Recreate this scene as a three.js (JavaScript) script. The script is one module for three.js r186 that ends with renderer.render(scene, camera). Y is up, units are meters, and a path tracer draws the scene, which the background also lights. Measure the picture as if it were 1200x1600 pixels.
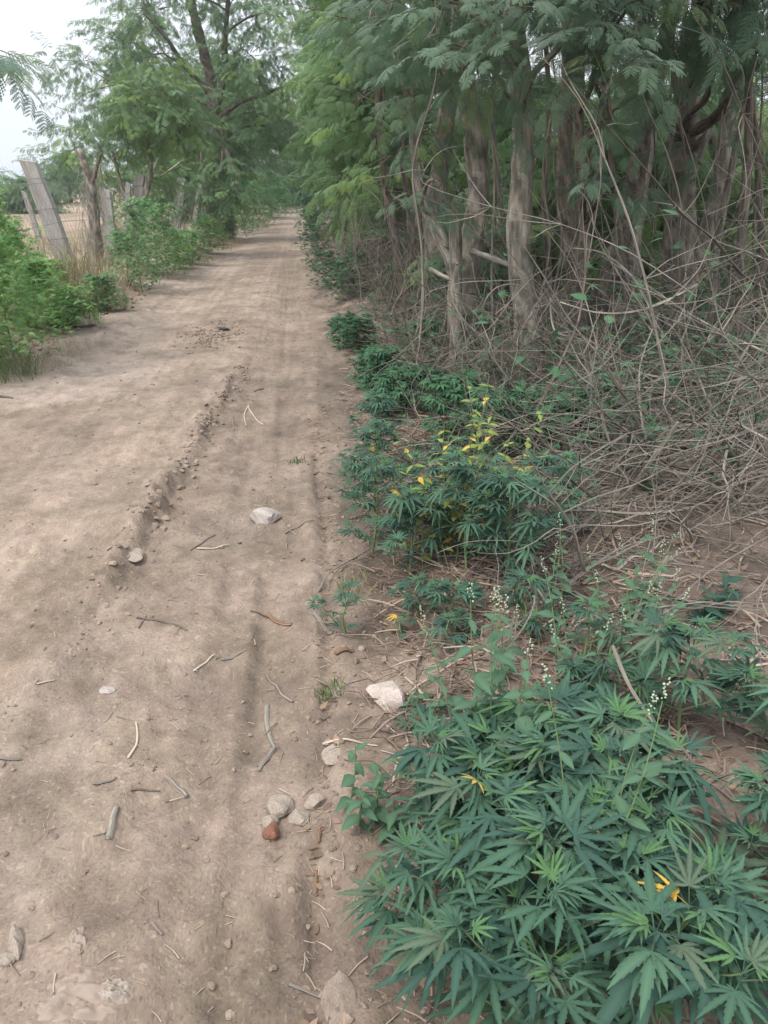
import * as THREE from 'three';
import { mergeGeometries } from 'three/addons/utils/BufferGeometryUtils.js';

// ---------------------------------------------------------------- camera, sky, sun, exposure
const V = (x, y, z) => new THREE.Vector3(x, y, z);
const scene = new THREE.Scene();
const LENS = 1208, EYE = 1.5, PITCH = Math.atan(510 / 1208), YAW = 0.0989;
const camera = new THREE.PerspectiveCamera(2 * Math.atan(800 / LENS) * 180 / Math.PI, 0.75, 0.05, 3000);
camera.position.set(0, EYE, 0);
camera.rotation.order = 'YXZ';
camera.rotation.set(-PITCH, -YAW, 0);
const renderer = new THREE.WebGLRenderer({ antialias: true });
renderer.toneMapping = THREE.LinearToneMapping;
renderer.toneMappingExposure = 1.25;
renderer.shadowMap.enabled = true;

const SUN = V(-5, 9, 3).normalize();
{
  const w = 256, h = 128, d = new Float32Array(w * h * 4);
  for (let j = 0; j < h; j++) for (let i = 0; i < w; i++) {
    const el = ((j + 0.5) / h - 0.5) * Math.PI, az = ((i + 0.5) / w - 0.5) * 2 * Math.PI, k = (j * w + i) * 4;
    const dir = V(Math.cos(el) * Math.cos(az), Math.sin(el), Math.cos(el) * Math.sin(az));
    const s = Math.max(0, Math.sin(el)), near = Math.exp(-Math.pow(dir.angleTo(SUN) / 0.75, 2));
    const L = (0.78 * (1 + 1.1 * s) + 1.0 * near) * (el > 0 ? 1 : 0.35);
    d[k] = L * 0.93; d[k + 1] = L * 0.99; d[k + 2] = L * (1.07 + 0.02 * s); d[k + 3] = 1;
  }
  const t = new THREE.DataTexture(d, w, h, THREE.RGBAFormat, THREE.FloatType);
  t.mapping = THREE.EquirectangularReflectionMapping; t.minFilter = t.magFilter = THREE.LinearFilter; t.needsUpdate = true;
  scene.background = t; scene.environment = t;
}
const sun = new THREE.DirectionalLight(new THREE.Color(1, 0.94, 0.86), 2.0);
sun.position.copy(SUN).multiplyScalar(60); sun.castShadow = true; sun.shadow.radius = 24;
sun.shadow.mapSize.set(2048, 2048);
Object.assign(sun.shadow.camera, { left: -30, right: 30, top: 30, bottom: -30, near: 1, far: 200 });
scene.add(sun, sun.target);
scene.fog = new THREE.FogExp2(new THREE.Color(0.9, 0.95, 1), 0.001);

// ---------------------------------------------------------------- helpers
function rng(seed) { let a = seed >>> 0; return () => { a = (a + 0x6D2B79F5) | 0; let t = Math.imul(a ^ (a >>> 15), 1 | a); t = (t + Math.imul(t ^ (t >>> 7), 61 | t)) ^ t; return ((t ^ (t >>> 14)) >>> 0) / 4294967296; }; }
let R = rng(7);
const rr = (a, b) => a + (b - a) * R(), pick = a => a[Math.floor(R() * a.length)];
const lerp = (a, b, t) => a + (b - a) * t, clamp = (x, a = 0, b = 1) => Math.min(b, Math.max(a, x));
const ss = (a, b, x) => { const t = clamp((x - a) / (b - a)); return t * t * (3 - 2 * t); };
const gauss = (x, s) => Math.exp(-x * x / (2 * s * s));
const hsh = (x, y) => { let n = Math.imul(x | 0, 374761393) + Math.imul(y | 0, 668265263); n = Math.imul(n ^ (n >>> 13), 1274126177); return ((n ^ (n >>> 16)) >>> 0) / 4294967296; };
function vn(x, y) { const i = Math.floor(x), j = Math.floor(y), u = x - i, v = y - j, a = u * u * (3 - 2 * u), b = v * v * (3 - 2 * v); return lerp(lerp(hsh(i, j), hsh(i + 1, j), a), lerp(hsh(i, j + 1), hsh(i + 1, j + 1), a), b) * 2 - 1; }
function fbm(x, y, o = 4) { let s = 0, a = 0.5; for (let k = 0; k < o; k++) { s += a * vn(x, y); x = x * 2.03 + 17.1; y = y * 2.03 - 9.3; a *= 0.5; } return s; }
const taken = {};
function numbered(n) { const k = taken[n] = (taken[n] ?? -1) + 1; return k ? `${n}_${String(k).padStart(3, '0')}` : n; }
function tag(o, label, category, group, kind) { if (label) o.userData.label = label; if (category) o.userData.category = category; if (group) o.userData.group = group; if (kind) o.userData.kind = kind; return o; }
function thing(name, label, category, pos = [0, 0, 0], group, turn = 0) { const g = new THREE.Group(); g.name = numbered(name); g.position.set(...pos); g.rotation.y = turn; scene.add(g); return tag(g, label, category, group); }
function part(name, geo, mat, parent, kind) { const m = new THREE.Mesh(geo, mat); m.name = parent === scene ? numbered(name) : name; parent.add(m); if (kind) m.userData.kind = kind; return m; }
function instances(name, geo, mat, list, parent, tints, kind = 'stuff') {   // list: Matrix4[]
  const m = new THREE.InstancedMesh(geo, mat, list.length); m.name = parent === scene ? numbered(name) : name;
  const c = new THREE.Color();
  list.forEach((x, i) => { m.setMatrixAt(i, x); if (tints) { const t = tints(i); m.setColorAt(i, c.setRGB(t[0], t[1], t[2])); } });
  m.userData.kind = kind; parent.add(m); return m;
}
// a point of the photograph (1200 x 1600) at a chosen distance down the lane, or where it meets the ground
function ray(px, py) {
  const x = (px - 600) / LENS, y = (800 - py) / LENS, f = Math.cos(PITCH) + Math.sin(PITCH) * y, u = -Math.sin(PITCH) + Math.cos(PITCH) * y;
  return V(x * Math.cos(YAW) + f * Math.sin(YAW), u, -(f * Math.cos(YAW) - x * Math.sin(YAW)));
}
const at = (px, py, z) => { const r = ray(px, py); return r.multiplyScalar(z / r.z).add(V(0, EYE, 0)); };
function onGround(px, py) { const r = ray(px, py); let h = 0, p; for (let k = 0; k < 12; k++) { p = r.clone().multiplyScalar((h - EYE) / r.y).add(V(0, EYE, 0)); h = groundY(p.x, p.z); } p.y = h; return p; }
const widthAt = (px, z) => px * -z / 1300;

// ---------------------------------------------------------------- terrain shape
const ridgeX = z => { const t = -z; return t < 3 ? lerp(-0.93, -0.82, clamp((t - 1) / 2)) : t < 5.4 ? lerp(-0.82, -0.69, (t - 3) / 2.4) : lerp(-0.69, -0.3, clamp((t - 5.4) / 5)); };
const edgeR = z => 0.1 + 0.2 * ss(-2.2, -5.5, z) - 0.1 * ss(-8, -16, z) + 0.1 * vn(z * 0.7, 3.3) + 0.04 * vn(z * 3.1, 1.7);
const edgeL = z => -2.62 + 0.35 * ss(-11, -22, z) + 0.75 * ss(-22, -42, z) + 0.5 * ss(-42, -56, z) + 0.16 * vn(z * 0.45, 8.1) + 0.07 * vn(z * 1.9, 5.5);
const grooveX = z => -0.02 + 0.05 * ss(-1.2, -3.2, z) + 0.025 * vn(z * 0.9, 4) + 0.008 * vn(z * 7, 11);
function groundY(x, z) {
  const dist = Math.hypot(x, z), det = clamp(1.3 - dist / 26);
  let h = 0.035 * fbm(x * 0.35 + 4, z * 0.22, 3);
  const rx = ridgeX(z), rw = ss(-1.9, -3.1, z) * (1 - ss(-5.4, -7.2, z)) * clamp(0.8 + 0.75 * vn(z * 1.6, 41));
  const inLane = ss(edgeL(z) - 0.2, edgeL(z) + 0.25, x) * (1 - ss(edgeR(z) - 0.08, edgeR(z) + 0.2, x));
  const wob = 0.05 * vn(z * 4.1, 2.2) + 0.025 * vn(z * 13, 7.7);
  h += inLane * (0.062 * rw + 0.012) * (1 - ss(rx - 0.025 + wob, rx + 0.05 + wob, x));
  h += inLane * rw * 0.04 * gauss(x - rx + 0.02 - wob, 0.075) * (0.5 + 0.9 * Math.abs(vn(x * 14, z * 7)) + 0.5 * vn(x * 37, z * 33));
  h -= inLane * 0.022 * gauss(x + 0.28 + 0.03 * vn(z * 0.8, 1), 0.14) + inLane * 0.028 * gauss(x + 1.75 + 0.12 * vn(z * 0.5, 6), 0.22);
  h -= 0.03 * gauss(x - grooveX(z), 0.017) * ss(-0.7, -1.0, z) * (1 - ss(-4, -6, z)) * clamp(0.65 + 0.8 * vn(z * 5, 9));
  { const w = 0.02 * vn(z * 0.8, 14), on = ss(-1.4, -2.0, z) * (1 - ss(-4.2, -5.4, z)) * clamp(0.75 + 0.7 * vn(z * 1.7, 19)); h -= inLane * on * 0.016 * (ss(-0.215 + w, -0.18 + w, x) - ss(-0.1 + w, -0.065 + w, x)) - inLane * on * 0.008 * gauss(x + 0.235 - w, 0.018); const w2 = 0.03 * vn(z * 0.5, 54); h -= inLane * 0.012 * (ss(-1.98 + w2, -1.93 + w2, x) - ss(-1.72 + w2, -1.67 + w2, x)) * clamp(0.6 + 0.8 * vn(z * 0.9, 59)); h -= inLane * 0.01 * (ss(-1.3 + w2, -1.25 + w2, x) - ss(-1.1 + w2, -1.06 + w2, x)) * clamp(0.3 + 0.9 * vn(z * 0.8, 69)); }
  h += inLane * 0.007 * gauss(x + 0.42 - 0.03 * vn(z * 0.7, 24), 0.03) * clamp(0.5 + vn(z * 2, 29));
  h += 0.14 * ss(edgeR(z), edgeR(z) + 0.55, x) + 0.16 * ss(0.7, 2.2, x) - 0.2 * ss(3.2, 6, x);
  h += 0.2 * (1 - ss(edgeL(z) - 0.42, edgeL(z) + 0.12, x)) - 0.12 * (1 - ss(-9, -4.5, x));
  const track = inLane * (gauss(x + 0.3, 0.3) + 0.8 * gauss(x + 1.65, 0.45)), sl = x + 0.035 * z * 0.2 + 0.03 * vn(z * 0.35, 77);
  h += det * track * (0.006 * vn(sl * 17, z * 0.55) + 0.004 * vn(sl * 38 + 5, z * 1.3));
  const rough = 1 - 0.55 * inLane + 1.6 * gauss(x + 2.05, 0.3) * gauss(z + 8.9, 0.8);
  h += det * (0.022 * fbm(x * 2.3, z * 1.7, 3) + rough * 0.03 * fbm(x * 5.1 + 3, z * 5.1, 3) + 0.006 * fbm(x * 17, z * 15, 3) + 0.003 * vn(x * 52, z * 49));
  if (det > 0) { const c = vn(x * 24 + 5, z * 22), m = clamp(fbm(x * 1.6 + 40, z * 1.1, 2) * 2.2 + 0.1); h += det * 0.009 * m * clamp(c * 1.6); }
  return h;
}

// ---------------------------------------------------------------- textures and materials
function dataTex(n, fn, srgb) {
  const d = new Uint8Array(n * n * 4);
  for (let j = 0; j < n; j++) for (let i = 0; i < n; i++) { const c = fn(i / n, j / n), k = (j * n + i) * 4; d[k] = clamp(c[0]) * 255; d[k + 1] = clamp(c[1]) * 255; d[k + 2] = clamp(c[2]) * 255; d[k + 3] = 255; }
  const t = new THREE.DataTexture(d, n, n); t.wrapS = t.wrapT = THREE.RepeatWrapping; t.magFilter = t.minFilter = THREE.LinearFilter; if (srgb) t.colorSpace = THREE.SRGBColorSpace; t.needsUpdate = true; return t;
}
// noise that repeats every unit, p cells
function pvn(u, v, p, q, s) { const x = u * p, y = v * q, i = Math.floor(x), j = Math.floor(y), a = x - i, b = y - j, e = a * a * (3 - 2 * a), f = b * b * (3 - 2 * b), g = (m, n) => hsh(((m % p) + p) % p + s * 131, ((n % q) + q) % q + s * 57); return lerp(lerp(g(i, j), g(i + 1, j), e), lerp(g(i, j + 1), g(i + 1, j + 1), e), f) * 2 - 1; }
function pfbm(u, v, p, q, o, s) { let t = 0, a = 0.5; for (let k = 0; k < o; k++) { t += a * pvn(u, v, p, q, s + k); p *= 2; q *= 2; a *= 0.55; } return t; }
const dirtTint = dataTex(1024, (u, v) => { const a = pfbm(u, v, 7, 7, 5, 1), g = pvn(u, v, 256, 256, 9), b = pfbm(u, v, 40, 40, 3, 22), c = pvn(u, v, 150, 150, 12), k = 0.86 + 0.15 * a + 0.07 * b + 0.05 * g + (c > 0.72 ? 0.12 : 0) - (c < -0.76 ? 0.1 : 0); return [k, k * (0.985 + 0.02 * b), k * (0.97 + 0.03 * a)]; }, true);
const dirtBump = dataTex(1024, (u, v) => { const c = pvn(u, v, 140, 140, 44), d = pvn(u, v, 64, 64, 45), k = 0.45 + 0.32 * pfbm(u, v, 14, 14, 5, 31) + 0.06 * ss(0.3, 0.9, c) + 0.07 * ss(0.3, 0.9, d) + 0.03 * pvn(u, v, 330, 330, 46); return [k, k, k]; });
const barkTint = dataTex(512, (u, v) => { const a = pfbm(u, v, 6, 4, 5, 61), c = pfbm(u, v, 26, 7, 4, 71), l = pfbm(u, v, 4, 5, 3, 81), k = 0.74 + 0.24 * a + 0.26 * c; return [k + (l > 0.16 ? 0.1 : 0), k * 0.98 + (l > 0.16 ? 0.12 : 0), k * 0.95 + (l > 0.16 ? 0.1 : 0)]; }, true);
const barkBump = dataTex(512, (u, v) => { const k = 0.5 + 0.3 * pfbm(u, v, 24, 7, 5, 71) + 0.25 * pfbm(u, v, 6, 10, 3, 91); return [k, k, k]; });
const lin = (r, g, b) => new THREE.Color().setRGB(r, g, b);
const std = (c, o = {}) => new THREE.MeshStandardMaterial({ color: lin(...c), roughness: 0.95, side: THREE.DoubleSide, ...o });
const leafy = (c, tr = 0.3, o = {}) => new THREE.MeshPhysicalMaterial({ color: lin(...c), roughness: 0.95, transmission: tr, thickness: 0, side: THREE.DoubleSide, specularIntensity: 0.5, ...o });
const bark = (c, bump = 0.008) => std(c, { map: barkTint, bumpMap: barkBump, bumpScale: bump });
const M = {
  ground: std([1, 1, 1], { vertexColors: true, map: dirtTint, bumpMap: dirtBump, bumpScale: 0.018, roughness: 1 }),
  clod: std([0.3, 0.24, 0.19], { map: dirtTint, bumpMap: dirtBump, bumpScale: 0.004 }),
  weedMid: leafy([0.039, 0.089, 0.052], 0.18, { vertexColors: true, roughness: 0.9, clearcoat: 0.12, clearcoatRoughness: 0.5 }),
  weedDark: leafy([0.027, 0.066, 0.045], 0.15, { vertexColors: true, roughness: 0.9, clearcoat: 0.12, clearcoatRoughness: 0.5 }),
  weedDusty: leafy([0.07, 0.1, 0.062], 0.15, { vertexColors: true }), weedPale: leafy([0.055, 0.112, 0.066], 0.18, { vertexColors: true, roughness: 0.9 }),
  weedTip: leafy([0.066, 0.135, 0.052], 0.2, { vertexColors: true, roughness: 0.9 }),
  weedFar: leafy([0.072, 0.15, 0.058], 0.3, { vertexColors: true }),
  broad: leafy([0.065, 0.125, 0.07], 0.2, { vertexColors: true }),
  yellowing: leafy([0.19, 0.23, 0.05], 0.3, { vertexColors: true }),
  yellow: leafy([0.5, 0.32, 0.05], 0.3, { vertexColors: true }),
  stem: std([0.14, 0.2, 0.08]), drystem: std([0.24, 0.17, 0.11]),
  feather: leafy([0.115, 0.185, 0.112], 0.45), featherPale: leafy([0.16, 0.2, 0.09], 0.35), featherSkylit: leafy([0.115, 0.2, 0.078], 0.4), featherFar: leafy([0.115, 0.195, 0.085], 0.42),  // far hedge leaf: feather leaf with open skylight put into its colour
  barkGrey: bark([0.37, 0.335, 0.29]), barkBrown: bark([0.27, 0.232, 0.2]), barkDark: bark([0.25, 0.212, 0.182]), barkPale: bark([0.43, 0.39, 0.34]),
  deadwood: bark([0.37, 0.33, 0.29], 0.002), deadpale: bark([0.5, 0.46, 0.41], 0.002), deaddark: bark([0.24, 0.2, 0.17], 0.002),
  straw: std([0.43, 0.36, 0.27]), wood: bark([0.42, 0.37, 0.33], 0.003), podBrown: bark([0.36, 0.22, 0.14], 0.001),
  post: std([0.5, 0.475, 0.45], { map: dirtTint, bumpMap: dirtBump, bumpScale: 0.02 }), wire: std([0.2, 0.18, 0.17], { metalness: 0.4, roughness: 0.7 }),
  white: std([0.78, 0.78, 0.74]), flowerGreen: std([0.34, 0.4, 0.27]),
};
M.ground.map.anisotropy = 4;

// ---------------------------------------------------------------- geometry builders
class Mesher {
  constructor() { this.p = []; this.c = []; this.i = []; this.u = []; }
  v(x, y, z, c = 1, u = 0, w = 0) { this.p.push(x, y, z); this.c.push(c, c, c); this.u.push(u, w); return this.p.length / 3 - 1; }
  t(a, b, c) { this.i.push(a, b, c); }
  q(a, b, c, d) { this.i.push(a, b, c, a, c, d); }
  geo(color = true) { const g = new THREE.BufferGeometry(); g.setAttribute('position', new THREE.Float32BufferAttribute(this.p, 3)); if (color) g.setAttribute('color', new THREE.Float32BufferAttribute(this.c, 3)); g.setAttribute('uv', new THREE.Float32BufferAttribute(this.u, 2)); g.setIndex(this.i); g.computeVertexNormals(); return g; }
}
// a tapered, slightly uneven limb along smooth points
function limb(m, pts, r0, r1, { sides = 7, seg = 5, rough = 0.12, taper = 1, flare = 0, cap = true } = {}) {
  const curve = new THREE.CatmullRomCurve3(pts), n = Math.max(2, Math.round((pts.length - 1) * seg));
  const P = []; for (let k = 0; k <= n; k++) P.push(curve.getPoint(k / n));
  let N = V(0.3, 0.1, 1), len = 0; const rings = [], sd = R() * 100;
  for (let k = 0; k <= n; k++) {
    const T = P[Math.min(n, k + 1)].clone().sub(P[Math.max(0, k - 1)]).normalize();
    N.addScaledVector(T, -N.dot(T)).normalize(); const B = T.clone().cross(N);
    if (k) len += P[k].distanceTo(P[k - 1]);
    const t = k / n, rad = lerp(r0, r1, Math.pow(t, taper)) * (1 + flare * Math.exp(-t * 9)), ring = [];
    for (let s = 0; s <= sides; s++) {
      const a = s / sides * Math.PI * 2, q = rad * (1 + rough * vn(Math.cos(a) * 1.7 + sd, Math.sin(a) * 1.7 + len / Math.max(rad, 0.004) * 0.35) + rough * 0.6 * vn(len / Math.max(rad, 0.004) * 0.5 + sd, 3));
      const x = P[k].x + (N.x * Math.cos(a) + B.x * Math.sin(a)) * q, y = P[k].y + (N.y * Math.cos(a) + B.y * Math.sin(a)) * q, z = P[k].z + (N.z * Math.cos(a) + B.z * Math.sin(a)) * q;
      ring.push(m.v(x, y, z, 1, s / sides, len / 0.6));
    }
    rings.push(ring);
    if (k) for (let s = 0; s < sides; s++) m.q(rings[k - 1][s], rings[k - 1][s + 1], ring[s + 1], ring[s]);
  }
  if (cap) for (const [ring, P0, f] of [[rings[0], P[0], 0], [rings[n], P[n], 1]]) { const c = m.v(P0.x, P0.y, P0.z, 1, 0.5, 0); for (let s = 0; s < sides; s++) f ? m.t(c, ring[s], ring[s + 1]) : m.t(c, ring[s + 1], ring[s]); }
  return m;
}
const limbGeo = (pts, r0, r1, o) => limb(new Mesher(), pts, r0, r1, o).geo(false);
function wander(p, dir, len, steps, bend, lift = 0) { const pts = [p.clone()]; let d = dir.clone().normalize(), q = p.clone(); for (let k = 0; k < steps; k++) { d.add(V(rr(-bend, bend), rr(-bend, bend) + lift, rr(-bend, bend))).normalize(); q = q.clone().addScaledVector(d, len / steps); pts.push(q); } return pts; }

// one blade of a palmate leaf, from the origin along direction a (in the xz plane), serrated when fine
function blade(m, ox, oy, oz, a, len, wid, fine, droop, tilt) {
  const n = fine ? 7 : 4, ca = Math.cos(a), sa = Math.sin(a);
  const put = (t, s, f) => { const w = s * wid * Math.pow(Math.sin(Math.PI * Math.pow(t, 0.8)), 0.9) * f, x = t * len, y = -droop * t * t * len + Math.abs(w) * 0.35 + tilt * x; return [ox + ca * x - sa * w, oy + y, oz + sa * x + ca * w]; };
  const mid = []; for (let k = 0; k <= n; k++) { const [x, y, z] = put(k / n, 0, 0); mid.push(m.v(x, y, z, 1.35)); }
  for (const s of [-1, 1]) {
    let prev = mid[0];
    for (let k = 1; k <= n; k++) {
      if (k < n) {
        const e = m.v(...put((k + (fine ? 0.25 : 0)) / n, s, fine ? 1.08 : 1), 0.95);
        s > 0 ? m.t(mid[k - 1], mid[k], prev) : m.t(mid[k - 1], prev, mid[k]);
        s > 0 ? m.t(prev, mid[k], e) : m.t(prev, e, mid[k]);
        if (fine) { const f = m.v(...put((k + 0.18) / n, s, 0.74), 0.98); s > 0 ? m.t(mid[k], f, e) : m.t(mid[k], e, f); prev = f; } else prev = e;
      } else s > 0 ? m.t(mid[k - 1], mid[k], prev) : m.t(mid[k - 1], prev, mid[k]);
    }
  }
}
// a whole palmate leaf of unit size: stalk along +x, fan of blades at its end
function palmLeaf(fine, count, droop, seed, wide = 0.062, worn = 0) {
  const keep = R; R = rng(seed); const m = new Mesher();
  const s = 0.3, y = 0.05; const w = 0.008;
  const a = m.v(0, 0, -w, 0.9), b = m.v(0, 0, w, 0.9), c = m.v(s, y, w, 1.2), d = m.v(s, y, -w, 1.2), e = m.v(s / 2, y / 2 - 0.012, 0, 0.8); m.q(a, b, c, d); m.t(a, e, d); m.t(b, c, e);
  const half = (count - 1) / 2, len = [0.72, 0.66, 0.5, 0.29, 0.16];
  for (let k = -half; k <= half; k++) { const i = Math.abs(k); if (worn && R() < worn * 0.4) continue; blade(m, s, y, 0, k * lerp(0.5, 0.62, i / 4) * (count > 5 ? 0.95 : 1.05) + rr(-0.1, 0.1) * (1 + worn), len[i] * rr(0.88, 1.1) * (R() < worn ? 0.55 : 1), wide * (1 - 0.13 * i), fine, droop * rr(0.6, 1.4), rr(-0.06, 0.1)); }
  R = keep; return m.geo();
}
const leafFine = [palmLeaf(true, 7, 0.25, 1), palmLeaf(true, 7, 0.45, 2), palmLeaf(true, 7, 0.12, 3), palmLeaf(true, 5, 0.3, 4), palmLeaf(true, 9, 0.32, 5, 0.056), palmLeaf(true, 7, 0.85, 6, 0.066), palmLeaf(true, 7, 0.55, 7, 0.06, 0.35), palmLeaf(true, 5, 0.2, 8, 0.07, 0.2), palmLeaf(true, 7, -0.15, 9, 0.055)];
const leafPlain = [palmLeaf(false, 7, 0.25, 11), palmLeaf(false, 7, 0.5, 12), palmLeaf(false, 5, 0.2, 13), palmLeaf(false, 7, 0.15, 14)];
const leafWide = [palmLeaf(false, 5, 0.3, 15, 0.1), palmLeaf(false, 7, 0.5, 16, 0.085), palmLeaf(false, 5, 0.15, 17, 0.09)];
// an oval leaf of unit size along +x
function ovalLeaf(wid, droop, seed) { const m = new Mesher(); const n = 5, mid = [], keep = R; R = rng(seed); for (let k = 0; k <= n; k++) mid.push(m.v(k / n, -droop * (k / n) ** 2, 0, 1.25)); for (const s of [-1, 1]) { let prev = mid[0]; for (let k = 1; k <= n; k++) { const e = k < n ? m.v(k / n, -droop * (k / n) ** 2 + 0.08 * wid, s * wid * Math.sin(Math.PI * Math.pow(k / n, 0.7)) * rr(0.85, 1.1), 0.95) : mid[n]; s > 0 ? m.t(mid[k - 1], mid[k], prev) : m.t(mid[k - 1], prev, mid[k]); if (k < n) s > 0 ? m.t(prev, mid[k], e) : m.t(prev, e, mid[k]); prev = e; } } R = keep; return m.geo(); }
const leafOval = [ovalLeaf(0.26, 0.25, 21), ovalLeaf(0.32, 0.4, 22), ovalLeaf(0.2, 0.15, 23)];

// feathery twice-pinnate leaf; level 0 near, 1 middle, 2 far
function frond(m, o, dir, up, len, level) {
  const side = dir.clone().cross(up).normalize(), nrm = side.clone().cross(dir).normalize();
  const pairs = [8, 7, 6][level], pl = len * 0.38;
  const P = (a, b, c) => { const p = o.clone().addScaledVector(dir, a).addScaledVector(side, b).addScaledVector(nrm, c - 0.35 * a * a / len); return [p.x, p.y, p.z]; };
  { const w = len * 0.008, a = m.v(...P(0, -w, 0)), b = m.v(...P(0, w, 0)), c = m.v(...P(len * 0.5, w, 0)), d = m.v(...P(len * 0.5, -w, 0)), e = m.v(...P(len, 0, 0)); m.q(a, b, c, d); m.t(d, c, e); }
  for (let k = 0; k < pairs; k++) for (const s of [-1, 1]) {
    const t = 0.18 + 0.8 * (k + 0.5) / pairs, L = pl * Math.sin(Math.PI * (0.2 + 0.65 * t)) * rr(0.9, 1.1), fw = 0.5 + 0.25 * t + rr(-0.1, 0.1), dr = rr(0.1, 0.5), x0 = t * len;
    const at2 = (u, w) => P(x0 + u * fw * L + w * (-s) * 0.9 * L, s * (u * Math.sqrt(1 - fw * fw * 0.6)) * L + w * 0.6 * L, -dr * u * u * L * 0.5);
    if (level === 2) { const a = m.v(...at2(0, 0)), b = m.v(...at2(0.4, 0.13)), c = m.v(...at2(1, 0)), d = m.v(...at2(0.4, -0.13)); m.q(a, b, c, d); continue; }
    const n = level ? 6 : 10, w = level ? 0.115 : 0.11, pitch = 1 / n;   // leaflets close together along the rib
    for (let j = 0; j < n; j++) { const u = (j + 0.15) / n, ww = w * Math.sin(Math.PI * (0.2 + 0.7 * u)); for (const q of [-1, 1]) { const a = m.v(...at2(u, 0)), b = m.v(...at2(u + pitch * 0.85, 0)), c = m.v(...at2(u + pitch * 1.15, q * ww)), d = m.v(...at2(u + pitch * 0.55, q * ww * 0.95)); m.q(a, b, c, d); } }
  }
}
function spray(level, seed, count = 8, len = 0.52, fl = 0.23) {
  const keep = R; R = rng(seed); const m = new Mesher();
  for (let k = 0; k < count; k++) { const t = (k + 0.6) / count, s = k % 2 ? 1 : -1, a = k === count - 1 ? rr(-0.3, 0.3) : s * rr(0.6, 1.15); const o = V(t * len, 0.02 * Math.sin(t * 4), 0.02 * s * t); frond(m, o, V(Math.cos(a), rr(-0.35, 0.25), Math.sin(a)).normalize(), V(rr(-0.25, 0.25), 1, rr(-0.25, 0.25)), fl * rr(0.75, 1.15) * (1.1 - 0.3 * t), level); }
  limb(m, [V(-0.08, -0.02, 0), V(len * 0.5, 0.02, 0.01), V(len, 0, 0.02)], 0.005, 0.0015, { sides: 3, seg: 2, rough: 0, cap: false });
  R = keep; return m.geo(false);
}
const sprays = [[spray(0, 31, 7), spray(0, 32, 6), spray(0, 33, 6, 0.42)], [spray(1, 41), spray(1, 42, 9, 0.55), spray(1, 43)], [spray(2, 51, 14, 0.8, 0.2), spray(2, 52, 16, 0.9, 0.21), spray(2, 53, 13, 0.7, 0.19)]];

function rock(seed, detail = 2, flat = 0.65, rough = 0.35, facets = 5) {
  const g = new THREE.IcosahedronGeometry(1, detail), p = g.attributes.position, keep = R; R = rng(seed);
  const pl = []; for (let k = 0; k < facets; k++) pl.push([V(rr(-1, 1), rr(-0.6, 1), rr(-1, 1)).normalize(), rr(0.55, 0.85)]);
  const sx = rr(0.8, 1.2), sz = rr(0.8, 1.2), o = rr(0, 50); R = keep;
  for (let k = 0; k < p.count; k++) { const v = V(p.getX(k), p.getY(k), p.getZ(k)), q = 1 + rough * 0.5 * vn(v.x * 1.6 + o, v.y * 1.6 + v.z * 2.1) + rough * 0.2 * vn(v.x * 5 + v.z * 3 + o, v.y * 5); v.multiplyScalar(q); for (const [n, d] of pl) { const e = v.dot(n) - d; if (e > 0) v.addScaledVector(n, -e * 0.9); } p.setXYZ(k, v.x * sx, v.y * flat, v.z * sz); }
  const u = new Float32Array(p.count * 2); for (let k = 0; k < p.count; k++) { u[2 * k] = p.getX(k) * 0.1 + p.getY(k) * 0.05; u[2 * k + 1] = p.getZ(k) * 0.1 + p.getY(k) * 0.07; } g.setAttribute('uv', new THREE.BufferAttribute(u, 2));
  g.computeVertexNormals(); return g;
}
const mat4 = (p, dir, roll, s, up = V(0, 1, 0)) => {   // local +x along dir, local +y towards up
  const x = dir.clone().normalize(); let z = x.clone().cross(up); if (z.lengthSq() < 1e-6) z = x.clone().cross(V(1, 0, 0)); z.normalize(); const y = z.clone().cross(x);
  const c = Math.cos(roll), q = Math.sin(roll), y2 = y.clone().multiplyScalar(c).addScaledVector(z, q), z2 = x.clone().cross(y2);
  return new THREE.Matrix4().makeBasis(x.multiplyScalar(s), y2.multiplyScalar(s), z2.multiplyScalar(s)).setPosition(p);
};
function leafMesh(geo, mat, parent, p, dir, roll, s, name = 'leaf') { const m = part(name, geo, mat, parent); mat4(p, dir, roll, s).decompose(m.position, m.quaternion, m.scale); m.scale.y *= rr(0.4, 1.7); m.scale.z *= rr(0.82, 1.12); return m; }

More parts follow.
